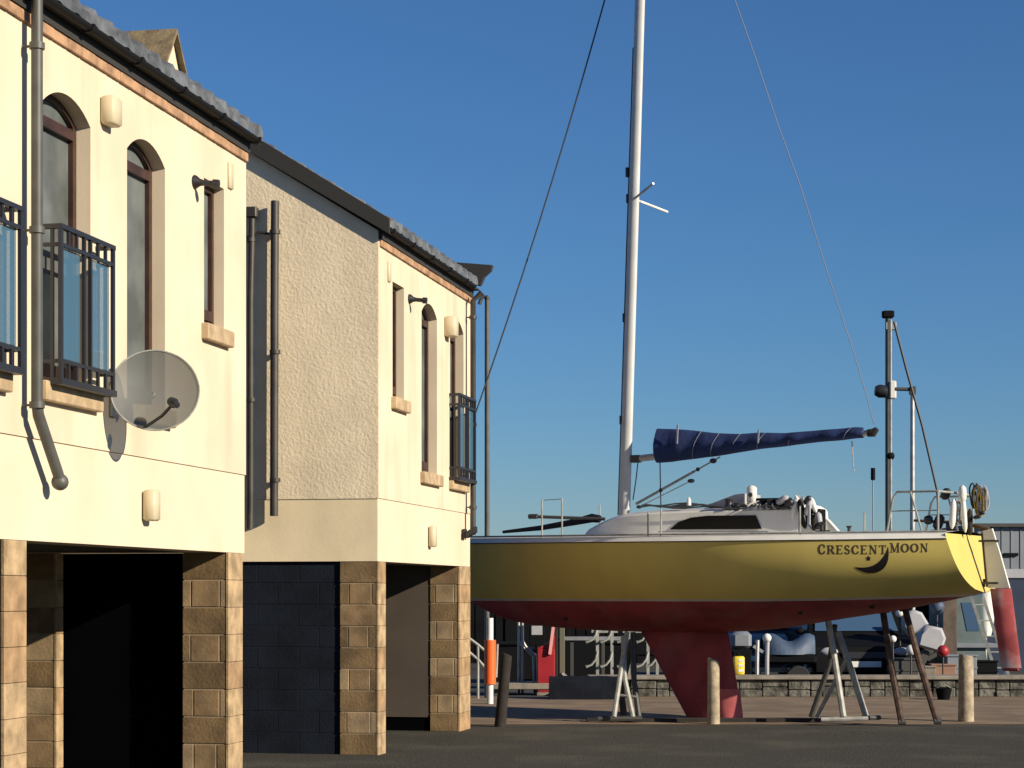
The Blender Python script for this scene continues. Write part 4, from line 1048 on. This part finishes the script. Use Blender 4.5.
# vehicles
def car(label, px, d, rz, mbody, L=4.1, W_=1.7, H=1.5, group='vehicles parked behind the quay wall', kind='car', z=0):
    t = yt('parked_'+kind, label, kind, px, d, rz, group, z)
    # profile: x along length, z up
    low = [(-L/2, .35), (-L/2+.05, .62), (-L/2+.25, .86), (-L/2+.95, .95), (L/2-.75, .98), (L/2-.08, .88), (L/2, .6), (L/2-.02, .3)]
    q = MB(); n = 8; rows = []
    prof = [(-L/2, .32), (-L/2+.0, .55), (-L/2+.08, .74), (-L/2+.35, .85), (-L/2+1.0, .94), (L/2-.6, .97), (L/2-.1, .88), (L/2, .6), (L/2, .32)]
    for s_ in (-1, -.94, -.5, 0, .5, .94, 1):
        iny = .06 if abs(s_) == 1 else 0; rows.append([Vector((x*(1-iny*.4), s_*W_/2, z_-(.05 if abs(s_) == 1 and z_ > .5 else 0))) for x, z_ in prof])
    q.grid(rows); k = len(prof); q.f.append(tuple(range(k))); q.f.append(tuple(range(6*k+k-1, 6*k-1, -1)))
    q.box(-L/2+.1, L/2-.1, -W_/2+.08, W_/2-.08, .22, .34)
    q.build('body', mbody, t, smooth=True, angle=30)
    ca = [(-L/2+.95, .93), (-L/2+1.6, H-.06), (-L/2+1.95, H), (L/2-.7, H), (L/2-.45, H-.06), (L/2-.2, .95)]
    q = MB(); rows = []
    for s_ in (-1, -.85, 0, .85, 1):
        rows.append([Vector((x, s_*(W_/2-.05-.14*max(0, (z_-.93)/(H-.93))), z_-(.04 if abs(s_) == 1 and z_ > 1.2 else 0))) for x, z_ in ca])
    q.grid(rows); k = len(ca); q.f.append(tuple(range(k))); q.f.append(tuple(range(4*k+k-1, 4*k-1, -1))); q.build('cabin', mbody, t, smooth=True, angle=30)
    hw = W_/2-.2
    def scr(xa, za, xb, zb_, off):
        q = MB(); q.prism([(xa+off, -hw-.03, za), (xa+off, hw+.03, za), (xb+off, hw-.06, zb_), (xb+off, -hw+.06, zb_)], (off*.3, 0, .004)); return q
    scr(-L/2+1.02, 1.0, -L/2+1.56, H-.12, -.02).build('windscreen', M['carglass'], t)
    scr(L/2-.235, 1.02, L/2-.44, H-.12, .02).build('rear_window', M['carglass'], t)
    for s_ in (-1, 1):
        for xa, xb in ((-L/2+1.35, -.12), (-.02, L/2-.6)):
            q = MB(); f1 = W_/2-.05-.14*.15+.006; f2 = W_/2-.05-.14*.85+.006
            q.prism([(xa-.12 if xa < -.5 else xa, s_*f1, 1.01), (xb+(.12 if xb > .3 else 0), s_*f1, 1.01), (xb, s_*f2, H-.13), (xa+.12 if xa < -.5 else xa, s_*f2, H-.13)], (0, s_*.004, 0)); q.build('side_window', M['carglass'], t)
        for x in (-L/2+.75, L/2-.8):
            q = MB(); q.lathe([(.0, -.1), (.26, -.1), (.31, -.07), (.31, .07), (.26, .1), (0, .1)], (x, s_*(W_/2-.08), .31), 20, axis=(0, 1, 0)); w_ = q.build('wheel', M['tyre'], t, smooth=True)
            q = MB(); q.lathe([(.0, 0), (.19, .0), (.2, .01), (0, .03)], (x, s_*(W_/2+.022), .31), 16, axis=(0, s_, 0)); q.build('rim', M['galv'], w_, smooth=True)
        q = MB(); q.sphere((-L/2+.06, s_*(W_/2-.28), .66), .1, 6, (.6, 1.6, .8)); q.build('headlight', M['pale'], t, smooth=True)
        q = MB(); q.sphere((-L/2+1.15, s_*(W_/2+.07), 1.0), .09, 6, (.6, 1, .7)); q.build('wing_mirror', mbody, t, smooth=True)
    q = MB(); q.bbox(-L/2-.012, -L/2+.0, -.26, .26, .40, .5, .002); q.build('number_plate', M['whitep'], t)
    q = MB(); q.bbox(-L/2-.01, -L/2+.01, -.4, .4, .55, .66, .002); q.build('grille', M['iron'], t)
    return t
car('black tall off-roader facing the camera behind the pale boat stand', 846, 38.0, TH+R(90), M['dark'], L=4.3, W_=1.8, H=1.62)
car('dark grey hatchback angled beyond the yacht keel', 779, 41, TH+R(70), mat('dark_grey_car', (.03, .035, .045), .35, coat=.4), H=1.42)
# covered dinghy on trailer
t = yt('covered_dinghy', 'small dinghy under a blue grey tarpaulin on a trailer right of the keel', 'dinghy', 788, 36.0)
q = MB(); rows = []
for i in range(13):
    a = i/12; w_ = .42*math.sin(math.pi*min(1, .15+a*.8))**.6
    rows.append([Vector((-.45+.9*a, w_*math.cos(math.pi*j/8), .62+.36*math.sin(math.pi*j/8)*(.8+.2*math.sin(a*9)))) for j in range(9)])
q.grid(rows); q.build('tarpaulin', M['tarp'], t, smooth=True)
q = MB(); q.bbox(-.45, .45, -.38, .38, .45, .63, .05); q.build('hull', M['dark'], t, smooth=True)
q = MB(); q.bar((-.6, 0, .35), (.6, 0, .35), .08, .08); q.bar((0, -.5, .35), (0, .5, .35), .06, .06); q.build('trailer_frame', M['galv'], t)
for s_ in (-1, 1):
    q = MB(); q.lathe([(0, -.06), (.2, -.06), (.22, 0), (.2, .06), (0, .06)], (0.1, s_*.5, .22), 16, axis=(0, 1, 0)); q.build('wheel', M['tyre'], t, smooth=True)
# navy tarpaulined crate between the red cabinet and the stand
t = yt('covered_crate', 'long low crate under a navy tarpaulin on the paving', 'crate', 585, gz(700))
q = MB(); rows = []; random.seed(2)
for i in range(11):
    x = -.56+1.12*i/10
    rows.append([Vector((x+.015*random.random(), y_, z_+.02*random.random()*(z_ > .1))) for y_, z_ in ((-.02, 0), (-.01, .1), (0, .26), (.08, .32), (.3, .35), (.52, .32), (.6, .0))])
q.grid(rows); q.f.append(tuple(range(7))); q.f.append(tuple(range(76, 69, -1))); q.build('tarpaulin', M['ntarp'], t, smooth=True, angle=50)
# red cabinet
t = yt('fuel_cabinet', 'red sloping-topped cabinet with faded pink post behind the orange sleeved post', 'cabinet', 546, 34.2, z=.0)
k_ = 34.2/F
h1_ = EYE-(648-HY)*k_; h0_ = EYE-(689-HY)*k_
q = MB(); q.bbox(-.14, .14, -.1, .25, h0_-.05, h1_, .01); q.prism([(-.14, -.1, h1_+.001), (.14, -.1, h1_+.001), (.14, -.1, h1_+.22), (.03, -.1, h1_+.08)], (0, .3, 0)); q.build('cabinet', M['redp'], t)
q = MB(); q.bar((.06, -.14, h1_-.1), (.12, -.14, EYE-(625-HY)*k_), .05, .05); q.build('handle_post', M['pink'], t)
q = MB(); q.bbox(-.15, .15, -.11, .26, 0, h0_-.051, .005); q.build('plinth', M['cap'], t)
t = yt('timber_post', 'dark square timber post right of the red cabinet', 'post', 555, 34.2)
q = MB(); q.bbox(-.045, .045, -.05, .05, 0, 1.4, .008); q.build('post', M['dwood'], t)
t = yt('mossy_post', 'thin greenish post with a small white sign foot between cabinet and rack', 'post', 562, 34.6)
q = MB(); q.bbox(-.045, .045, -.05, .05, 0, 1.35, .008); q.build('post', mat('mossy_wood', (.12, .12, .08), .9), t)
q = MB(); q.bar((.0, -.07, .35), (.14, -.07, .24), .04, .04); q.build('hook', M['pale'], t)
# pipework and notice
t = yt('bent_pipe_rail', 'pair of grey pipes bending to the right beside the red cabinet', 'pipe', 520, 34.6)
for dx in (0, .06):
    q = MB(); q.tube([(dx-.02, 0, 0), (dx-.02, 0, .1), (dx-.02, 0, 1.4)], .022, 8); q.tube([(dx-.02, 0, .88), (dx+.04, 0, .78), (dx+.22, 0, .62), (dx+.24, 0, 0)], .022, 8); q.build('pipe', M['alud'], t, smooth=True)
t = yt('notice_board', 'small blank pale notice on a dark backboard under the yacht bow', 'notice', 537, 35)
q = MB(); q.bbox(-.13, .13, 0, .04, .8, 1.25, .005); q.tube([(0, .03, 0), (0, .03, .8)], .03, 8); q.build('board', M['dark'], t)
q = MB(); q.box(-.09, .09, -.006, -.001, .97, 1.12); q.build('notice_sheet', M['pale'], t)
# handrail behind the orange post
t = yt('handrail', 'sloping grey metal handrail left of the orange sleeved post', 'railing', 478, 33.0)
q = MB(); q.tube([(-.4, 0, .95), (.0, 0, .62), (.15, 0, .45)], .022, 8); q.tube([(-.4, 0, 1.15), (0, 0, .85), (.15, 0, .72)], .022, 8)
for x, z_ in ((-.35, 1.1), (0, .85)): q.tube([(x, 0, 0), (x, 0, z_)], .02, 8)
q.build('rail', M['galv'], t, smooth=True)
# rack with curved arms
def rack(px, d, label, xs, top=1.3):
    t = yt('boat_rack', label, 'rack', px, d, group='metal racks with curved arms behind the yacht')
    q = MB(); q.bar((xs[0]-.1, 0, .96+.05), (xs[-1]+.1, 0, 1.01), .03, .05); q.build('rail', M['galv'], t)
    for x in xs:
        q = MB(); q.bar((x, 0, 0), (x, 0, top), .05, .05); q.build('upright', M['galv'], t)
        for z_ in (.40, .82):
            q = MB(); q.tube([(x, -.02, z_+.26), (x-.03, -.04, z_+.13), (x-.1, -.06, z_+.04), (x-.19, -.06, z_), (x-.2, -.06, z_+.03)], .02, 6); q.build('arm', M['galv'], t, smooth=True)
    return t
rack(612, 36, 'boat rack with pale curved arms left of the crossed stand', (-.25, 0., ), 1.28)
rack(648, 36, 'boat rack with pale curved arms seen in front of the keel', (-.33, .0, .16), 1.1)
t = yt('horizontal_barrier', 'horizontal grey barrier rail on dark posts beneath the hull', 'railing', 590, 37)
q = MB(); q.bbox(-.45, .75, 0, .04, .83, .90, .005); q.build('rail', M['alud'], t)
for x in (-.35, .2, .7): 
    q = MB(); q.bbox(x, x+.06, .045, .1, 0, .85, .005); q.build('post', M['dsteel'], t)
# yellow box, ropes and pale posts right of the keel
t = yt('yellow_container', 'bright yellow plastic canister on the quay wall just right of the keel', 'canister', 738, 33.9, z=.346)
q = MB(); q.bbox(-.075, .10, -.07, .07, 0, .30, .02); b_ = q.build('body', M['yellowp'], t, smooth=True, angle=60)
q = MB()
for i in range(3): q.box(.0, .09, -.076, -.071, .05+.08*i, .09+.08*i)
q.build('rib', M['whitep'], b_)
q = MB(); q.lathe([(.03, .3), (.03, .34), (0, .341)], (0, 0, 0), 10); q.build('cap', M['dark'], t)
for px, top_, lb in ((757, 640, 'pale chipped mooring post nearer the yellow canister'), (767, 638, 'pale mooring post with white round cap right of the keel')):
    t = yt('mooring_post', lb, 'post', px, 34.8, group='pale posts right of the keel'); h = EYE-(top_-HY)*34.8/F
    q = MB(); q.tube([(0, 0, 0), (0, 0, h*.6), (.01, 0, h)], .035, 8); q.build('post', M['alud'] if px < 760 else M['pale'], t, smooth=True)
    if px > 760: q = MB(); q.sphere((0, 0, h), .075, 8); q.build('cap', M['whitep'], t, smooth=True)
    else: q = MB(); q.bar((-.06, 0, h-.1), (.1, 0, h-.2), .05, .05); q.build('crossbar', M['alud'], t)
t = yt('dark_crate', 'dark stacked fish crate topped by a grey bundle right of the keel', 'crate', 742, 35.2)
q = MB(); q.bbox(-.2, .16, 0, .4, 0, .72, .02); q.build('crate', M['dark'], t)
q = MB(); q.bbox(-.17, .17, .02, .35, .722, 1.02, .06); q.build('bundle', M['greyroof'], t, smooth=True)
# outboards with pale cowls on a rack
def outboard(px, py, d, tilt, s_, label):
    z0 = EYE-(py-HY)*d/F; t = yt('outboard_motor', label, 'outboard motor', px, d, group='pale outboard motors behind the props')
    ct, st_ = math.cos(tilt), math.sin(tilt)
    def tr(q):
        q.v = [Vector((v.x*ct+v.z*st_, v.y, -v.x*st_+v.z*ct+z0)) for v in q.v]; return q
    q = MB(); prof = [(-.17*s_, 0), (-.2*s_, .18*s_), (-.14*s_, .34*s_), (.08*s_, .38*s_), (.19*s_, .26*s_), (.2*s_, .04*s_)]
    rows = []
    for y_, f_ in ((-.14, .8), (-.1, 1), (.1, 1), (.14, .8)): rows.append([Vector((x*f_, y_*s_, .17*s_+(z_-.17*s_)*f_)) for x, z_ in prof])
    q.grid([r+[r[0]] for r in rows]); q.f.append((0, 1, 2, 3, 4, 5)); q.f.append((26, 25, 24, 23, 22, 21)); tr(q).build('cowl', M['pale'], t, smooth=True, angle=62)
    q = MB(); q.bbox(-.07, .07, -.05, .05, -.42*s_, -.002, .02); q.bbox(-.1, .16, -.03, .03, -.5*s_, -.42*s_, .01); tr(q).build('leg', M['dsteel'], t)
    q = MB(); q.bar((0, .1, 0), (0, .1, z0-.02), .05, .05); q.bar((-.2, .1, .02), (.2, .1, .02), .05, .04); q.build('support', M['dsteel'], t); return t
outboard(918, 632, 36.0, R(-28), 1.05, 'pale outboard motor tilted to the left, upper of two by the props')
outboard(926, 650, 35.4, R(22), 1.15, 'pale outboard motor tilted to the right, lower of two by the props')
# clutter: buoys, crates
def ball(px, py, r_, m, label, d=34.8, name='buoy', cat='buoy'):
    z = EYE-(py-HY)*d/F; t = yt(name, label, cat, px, d, group='small gear heaped behind the quay wall')
    q = MB(); q.sphere((0, 0, z), r_, 8); q.build('ball', m, t, smooth=True); q = MB(); q.tube([(0, 0, z-r_), (0, 0, 0.)], .015, 6); q.build('rod', M['dsteel'], t)
ball(893, 639, .06, M['whitep'], 'small white round buoy against the black vehicle')
ball(911, 650, .09, M['whitep'], 'larger white round buoy between the two rusty props')
ball(943, 651, .10, M['redp'], 'red round buoy below the stern overhang')
ball(937, 607, .13, M['tarp'], 'dark blue round buoy just under the stern', 36)
ball(900, 613, .08, M['whitep'], 'white buoy touching the hull bottom by the rusty props', 36)
random.seed(11)
for i, (px, w_, h_, m_, lb) in enumerate(((905, .45, .55, 'dsteel', 'dark metal crate behind the left rusty prop'), (921, .5, .42, 'cap', 'grey concrete coloured crate below the outboards'), (944, .4, .45, 'terracotta', 'clay coloured fish box left of the bollard'), (962, .5, .6, 'greyroof', 'grey tall crate behind the thick bollard'), (985, .42, .5, 'dark', 'black crate next to the rudder tip'))):
    t = yt('crate', lb, 'crate', px, 34.9+.1*i, group='crates behind the quay wall')
    q = MB(); q.bbox(-w_/2, w_/2, 0, .4, 0, h_, .01)
    for z_ in (.33, .66): q.bbox(-w_/2-.012, w_/2+.012, -.012, .412, h_*z_, h_*z_+.03, .004)
    q.build('box', M[m_], t); q = MB(); q.bbox(-w_/2-.02, w_/2+.02, -.02, .42, h_+.001, h_+.03, .005); q.build('lid', M[m_], t)
# grey-green wheelhouse panel with leaning ladder
t = yt('workboat_cabin', 'grey green workboat wheelhouse under the stern beside the rudder', 'cabin', 968, 37)
q = MB(); q.prism([(-.45, 0, .35), (.35, 0, .35), (.2, 0, 1.62), (-.45, 0, 1.62)], (0, 1.2, 0)); q.build('wall', M['teal'], t)
q = MB(); q.prism([(-.02, -.006, 1.0), (.2, -.006, 1.0), (.13, -.006, 1.5), (-.12, -.006, 1.5)], (0, -.004, 0)); q.build('window', M['carglass'], t)
q = MB(); q.bbox(-.75, .65, -.15, 1.35, 0.1, .348, .05); q.build('hull', M['bluep'], t)
q = MB(); q.bbox(-.55, .5, -.08, 1.28, .7, .78, .01); q.build('rubbing_strip', M['greyroof'], t)
t = yt('wooden_panel', 'upright brown grey board leaning under the stern', 'board', 950, 36.2)
q = MB(); q.bbox(-.12, .12, 0, .05, 0, 1.6, .005); q.build('board', mat('brown_board', (.12, .09, .07), .9, var=.3, vscale=6), t)
t = yt('ladder', 'pale aluminium ladder sloping down beside the rudder', 'ladder', 986, 35.6)
for dx in (0, .2):
    q = MB(); q.bar((-.25+dx, 0, 1.6), (.25+dx, -.1, 0), .035, .05); q.build('stile', M['galv'], t)
for i in range(6):
    f_ = (i+.5)/6; q = MB(); q.tube([(-.25+.5*f_, -.1*f_, 1.6-1.6*f_), (-.05+.5*f_, -.1*f_, 1.6-1.6*f_)], .013, 6); q.build('rung', M['galv'], t)
t = yt('white_dinghy_bow', 'white dinghy stood on end between stern and rudder', 'dinghy', 984, 37.5)
q = MB(); rows = []
for j in range(9):
    z_ = .9+1.05*j/8; w_ = .2*math.sin(math.pi*min(.97, .3+.6*(1-j/8)))**.5
    rows.append([Vector((w_*math.cos(math.pi*i/8), -.25*math.sin(math.pi*i/8), z_)) for i in range(9)])
q.grid(rows); q.build('hull', M['whitegel'], t, smooth=True); q = MB(); q.bar((0, .02, 0), (0, .02, 1.0), .25, .06); q.build('transom', M['whitegel'], t)
t = yt('bucket', 'round dark bucket on the ground against the quay wall', 'bucket', 943, gz(700))
q = MB(); q.lathe([(.09, 0), (.13, .18), (.135, .19), (.12, .185), (.085, .01)], (0, -.05, 0), 16); q.build('bucket', M['dark'], t, smooth=True)
q = MB(); q.tube([(-.13, -.05, .18), (0, -.1, .25), (.13, -.05, .18)], .006, 6); q.build('handle', M['galv'], t)
for px, d, w_, h_, lb in ((508, 36.5, .5, .75, 'tall black wheeled bin left of the bent pipes'), (530, 38.5, .8, .6, 'wide black lidded tank behind the bent pipes'), (576, 39.0, .9, .8, 'wide dark lidded tank behind the barrier rail'), (606, 39.5, .7, .7, 'dark lidded tank behind the boat racks')):
    t = yt('storage_tank', lb, 'tank', px, d, group='dark tanks and bins in the yard')
    q = MB(); q.bbox(-w_/2, w_/2, 0, .6, 0.06, h_, .03); q.build('body', M['dark'], t, smooth=True); q = MB(); q.bbox(-w_/2-.03, w_/2+.03, -.03, .63, h_+.001, h_+.06, .02); q.build('lid', M['shed'], t)
    for x in (-w_/2+.1, w_/2-.1):
        q = MB(); q.lathe([(0, -.03), (.06, -.03), (.06, .03), (0, .03)], (x, .0, .06), 12, axis=(0, 1, 0)); q.build('wheel', M['tyre'], t, smooth=True)
# masts and lamp columns beyond the yacht
t = yt('lamp_column', 'tall dark column with pale light boxes rising beyond the stern, taller of two', 'column', 888, 41)
def z41(py): return EYE+(HY-py)/F*41
q = MB(); q.tube([(0, 0, 0), (0, 0, z41(312))], .055, 12); q.build('column', M['greyp'], t, smooth=True)
q = MB(); q.tube([(.05, -.04, 0.2), (.045, -.04, z41(320))], .024, 8); q.build('conduit', M['galv'], t, smooth=True)
q = MB(); q.bbox(-.11, .11, -.1, .1, z41(318), z41(311), .02); q.tube([(-.12, 0, z41(312)), (.12, 0, z41(312))], .02, 6); q.build('camera_head', M['dark'], t)
q = MB(); q.bbox(.02, .15, -.09, .09, z41(399), z41(381), .02); q.build('light_box', M['whitegel'], t)
q = MB(); q.lathe([(.07, 0), (.12, .03), (.13, .16), (.09, .24), (0, .25)], (-.02, -.03, z41(392)), 14, axis=(-1, 0, .1)); q.build('floodlight', M['iron'], t, smooth=True)
q = MB(); q.bbox(-.05, .16, -.05, .05, z41(330), z41(322), .01); q.build('bracket', M['alud'], t)
q = MB(); q.sphere((.04, 0, z41(456)), .09, 6); q.build('junction_box', M['dark'], t, smooth=True)
t = yt('street_lamp', 'shorter grey lamp column with flat arm beside the taller column', 'street lamp', 912.5, 40.5)
q = MB(); q.tube([(0, 0, 0), (0, 0, z41(390.5))], [.06, .042], 12); q.build('column', M['alud'], t, smooth=True)
q = MB(); q.tube([(0, 0, z41(392)), (-.34, 0, z41(391.5))], .035, 8); q.bbox(-.06, .06, -.06, .06, z41(397), z41(389), .01); q.build('arm', M['dsteel'], t, smooth=True)
t = yt('rigging_mast', 'slanting dark spar running down from the tall column to the stern gear', 'spar', 938, 39.8)
def lp(px, py, d, base):  # local coordinates in a camera aligned thing
    p = P(px, py, d)-base; return Vector((p.dot(rgt), p.dot(fwd), p.z))
bs = t.location.copy()
q = MB(); q.tube([lp(894, 322, 40.5, bs), lp(907, 372, 40.3, bs), lp(922, 425, 40.1, bs), lp(937, 490, 39.9, bs), lp(943, 560, 39.8, bs), (0.05, 0, 0)], .024, 6); q.build('spar', M['dsteel'], t, smooth=True)
t = yt('antenna', 'thin pole with a small dark cap beyond the cockpit', 'antenna', 873, 41.5)
z_ = lambda py: EYE+(HY-py)/F*41.5
q = MB(); q.tube([(0, 0, 0), (0, 0, z_(478))], .013, 6); q.build('pole', M['wire'], t)
q = MB(); q.tube([(0, 0, z_(480)), (0, 0, z_(468))], .045, 8); q.build('cap', M['dark'], t)

# ------------------------------------------------------------------ light, sky, camera
SUN_EL = R(22.5); PHI = R(20.5)
sd = Vector((math.cos(PHI)*math.cos(SUN_EL), -math.sin(PHI)*math.cos(SUN_EL), math.sin(SUN_EL)))
w = bpy.data.worlds.new('World'); sc.world = w; w.use_nodes = True; nt = w.node_tree
sky = nt.nodes.new('ShaderNodeTexSky'); sky.sky_type = 'NISHITA'; sky.sun_disc = False
sky.sun_elevation = SUN_EL; sky.sun_rotation = math.atan2(sd.x, sd.y)
sky.altitude = 3000; sky.air_density = 1.6; sky.dust_density = 0; sky.ozone_density = 10
bg = nt.nodes['Background']; nt.links.new(sky.outputs[0], bg.inputs['Color']); bg.inputs['Strength'].default_value = .068
ld = bpy.data.lights.new('sun', 'SUN'); ld.energy = 5.0; ld.angle = R(.5); ld.color = (1, .885, .70)
lo = bpy.data.objects.new('sun', ld); col.objects.link(lo); lo.location = (20, -5, 20); lo.rotation_euler = sd.to_track_quat('Z', 'Y').to_euler()
cd_ = bpy.data.cameras.new('camera'); cd_.lens = F*36/1024; cd_.sensor_width = 36; cd_.shift_y = (HY-384)/1024; cd_.clip_end = 6000; cd_.clip_start = .1
co = bpy.data.objects.new('camera', cd_); col.objects.link(co); co.location = cam0; co.rotation_euler = (R(90), 0, TH); sc.camera = co
sc.view_settings.view_transform = 'Standard'; sc.view_settings.look = 'None'; sc.view_settings.gamma = 1; sc.view_settings.exposure = 0.42
sc.view_settings.use_curve_mapping = False
sc.cycles.max_bounces = 6
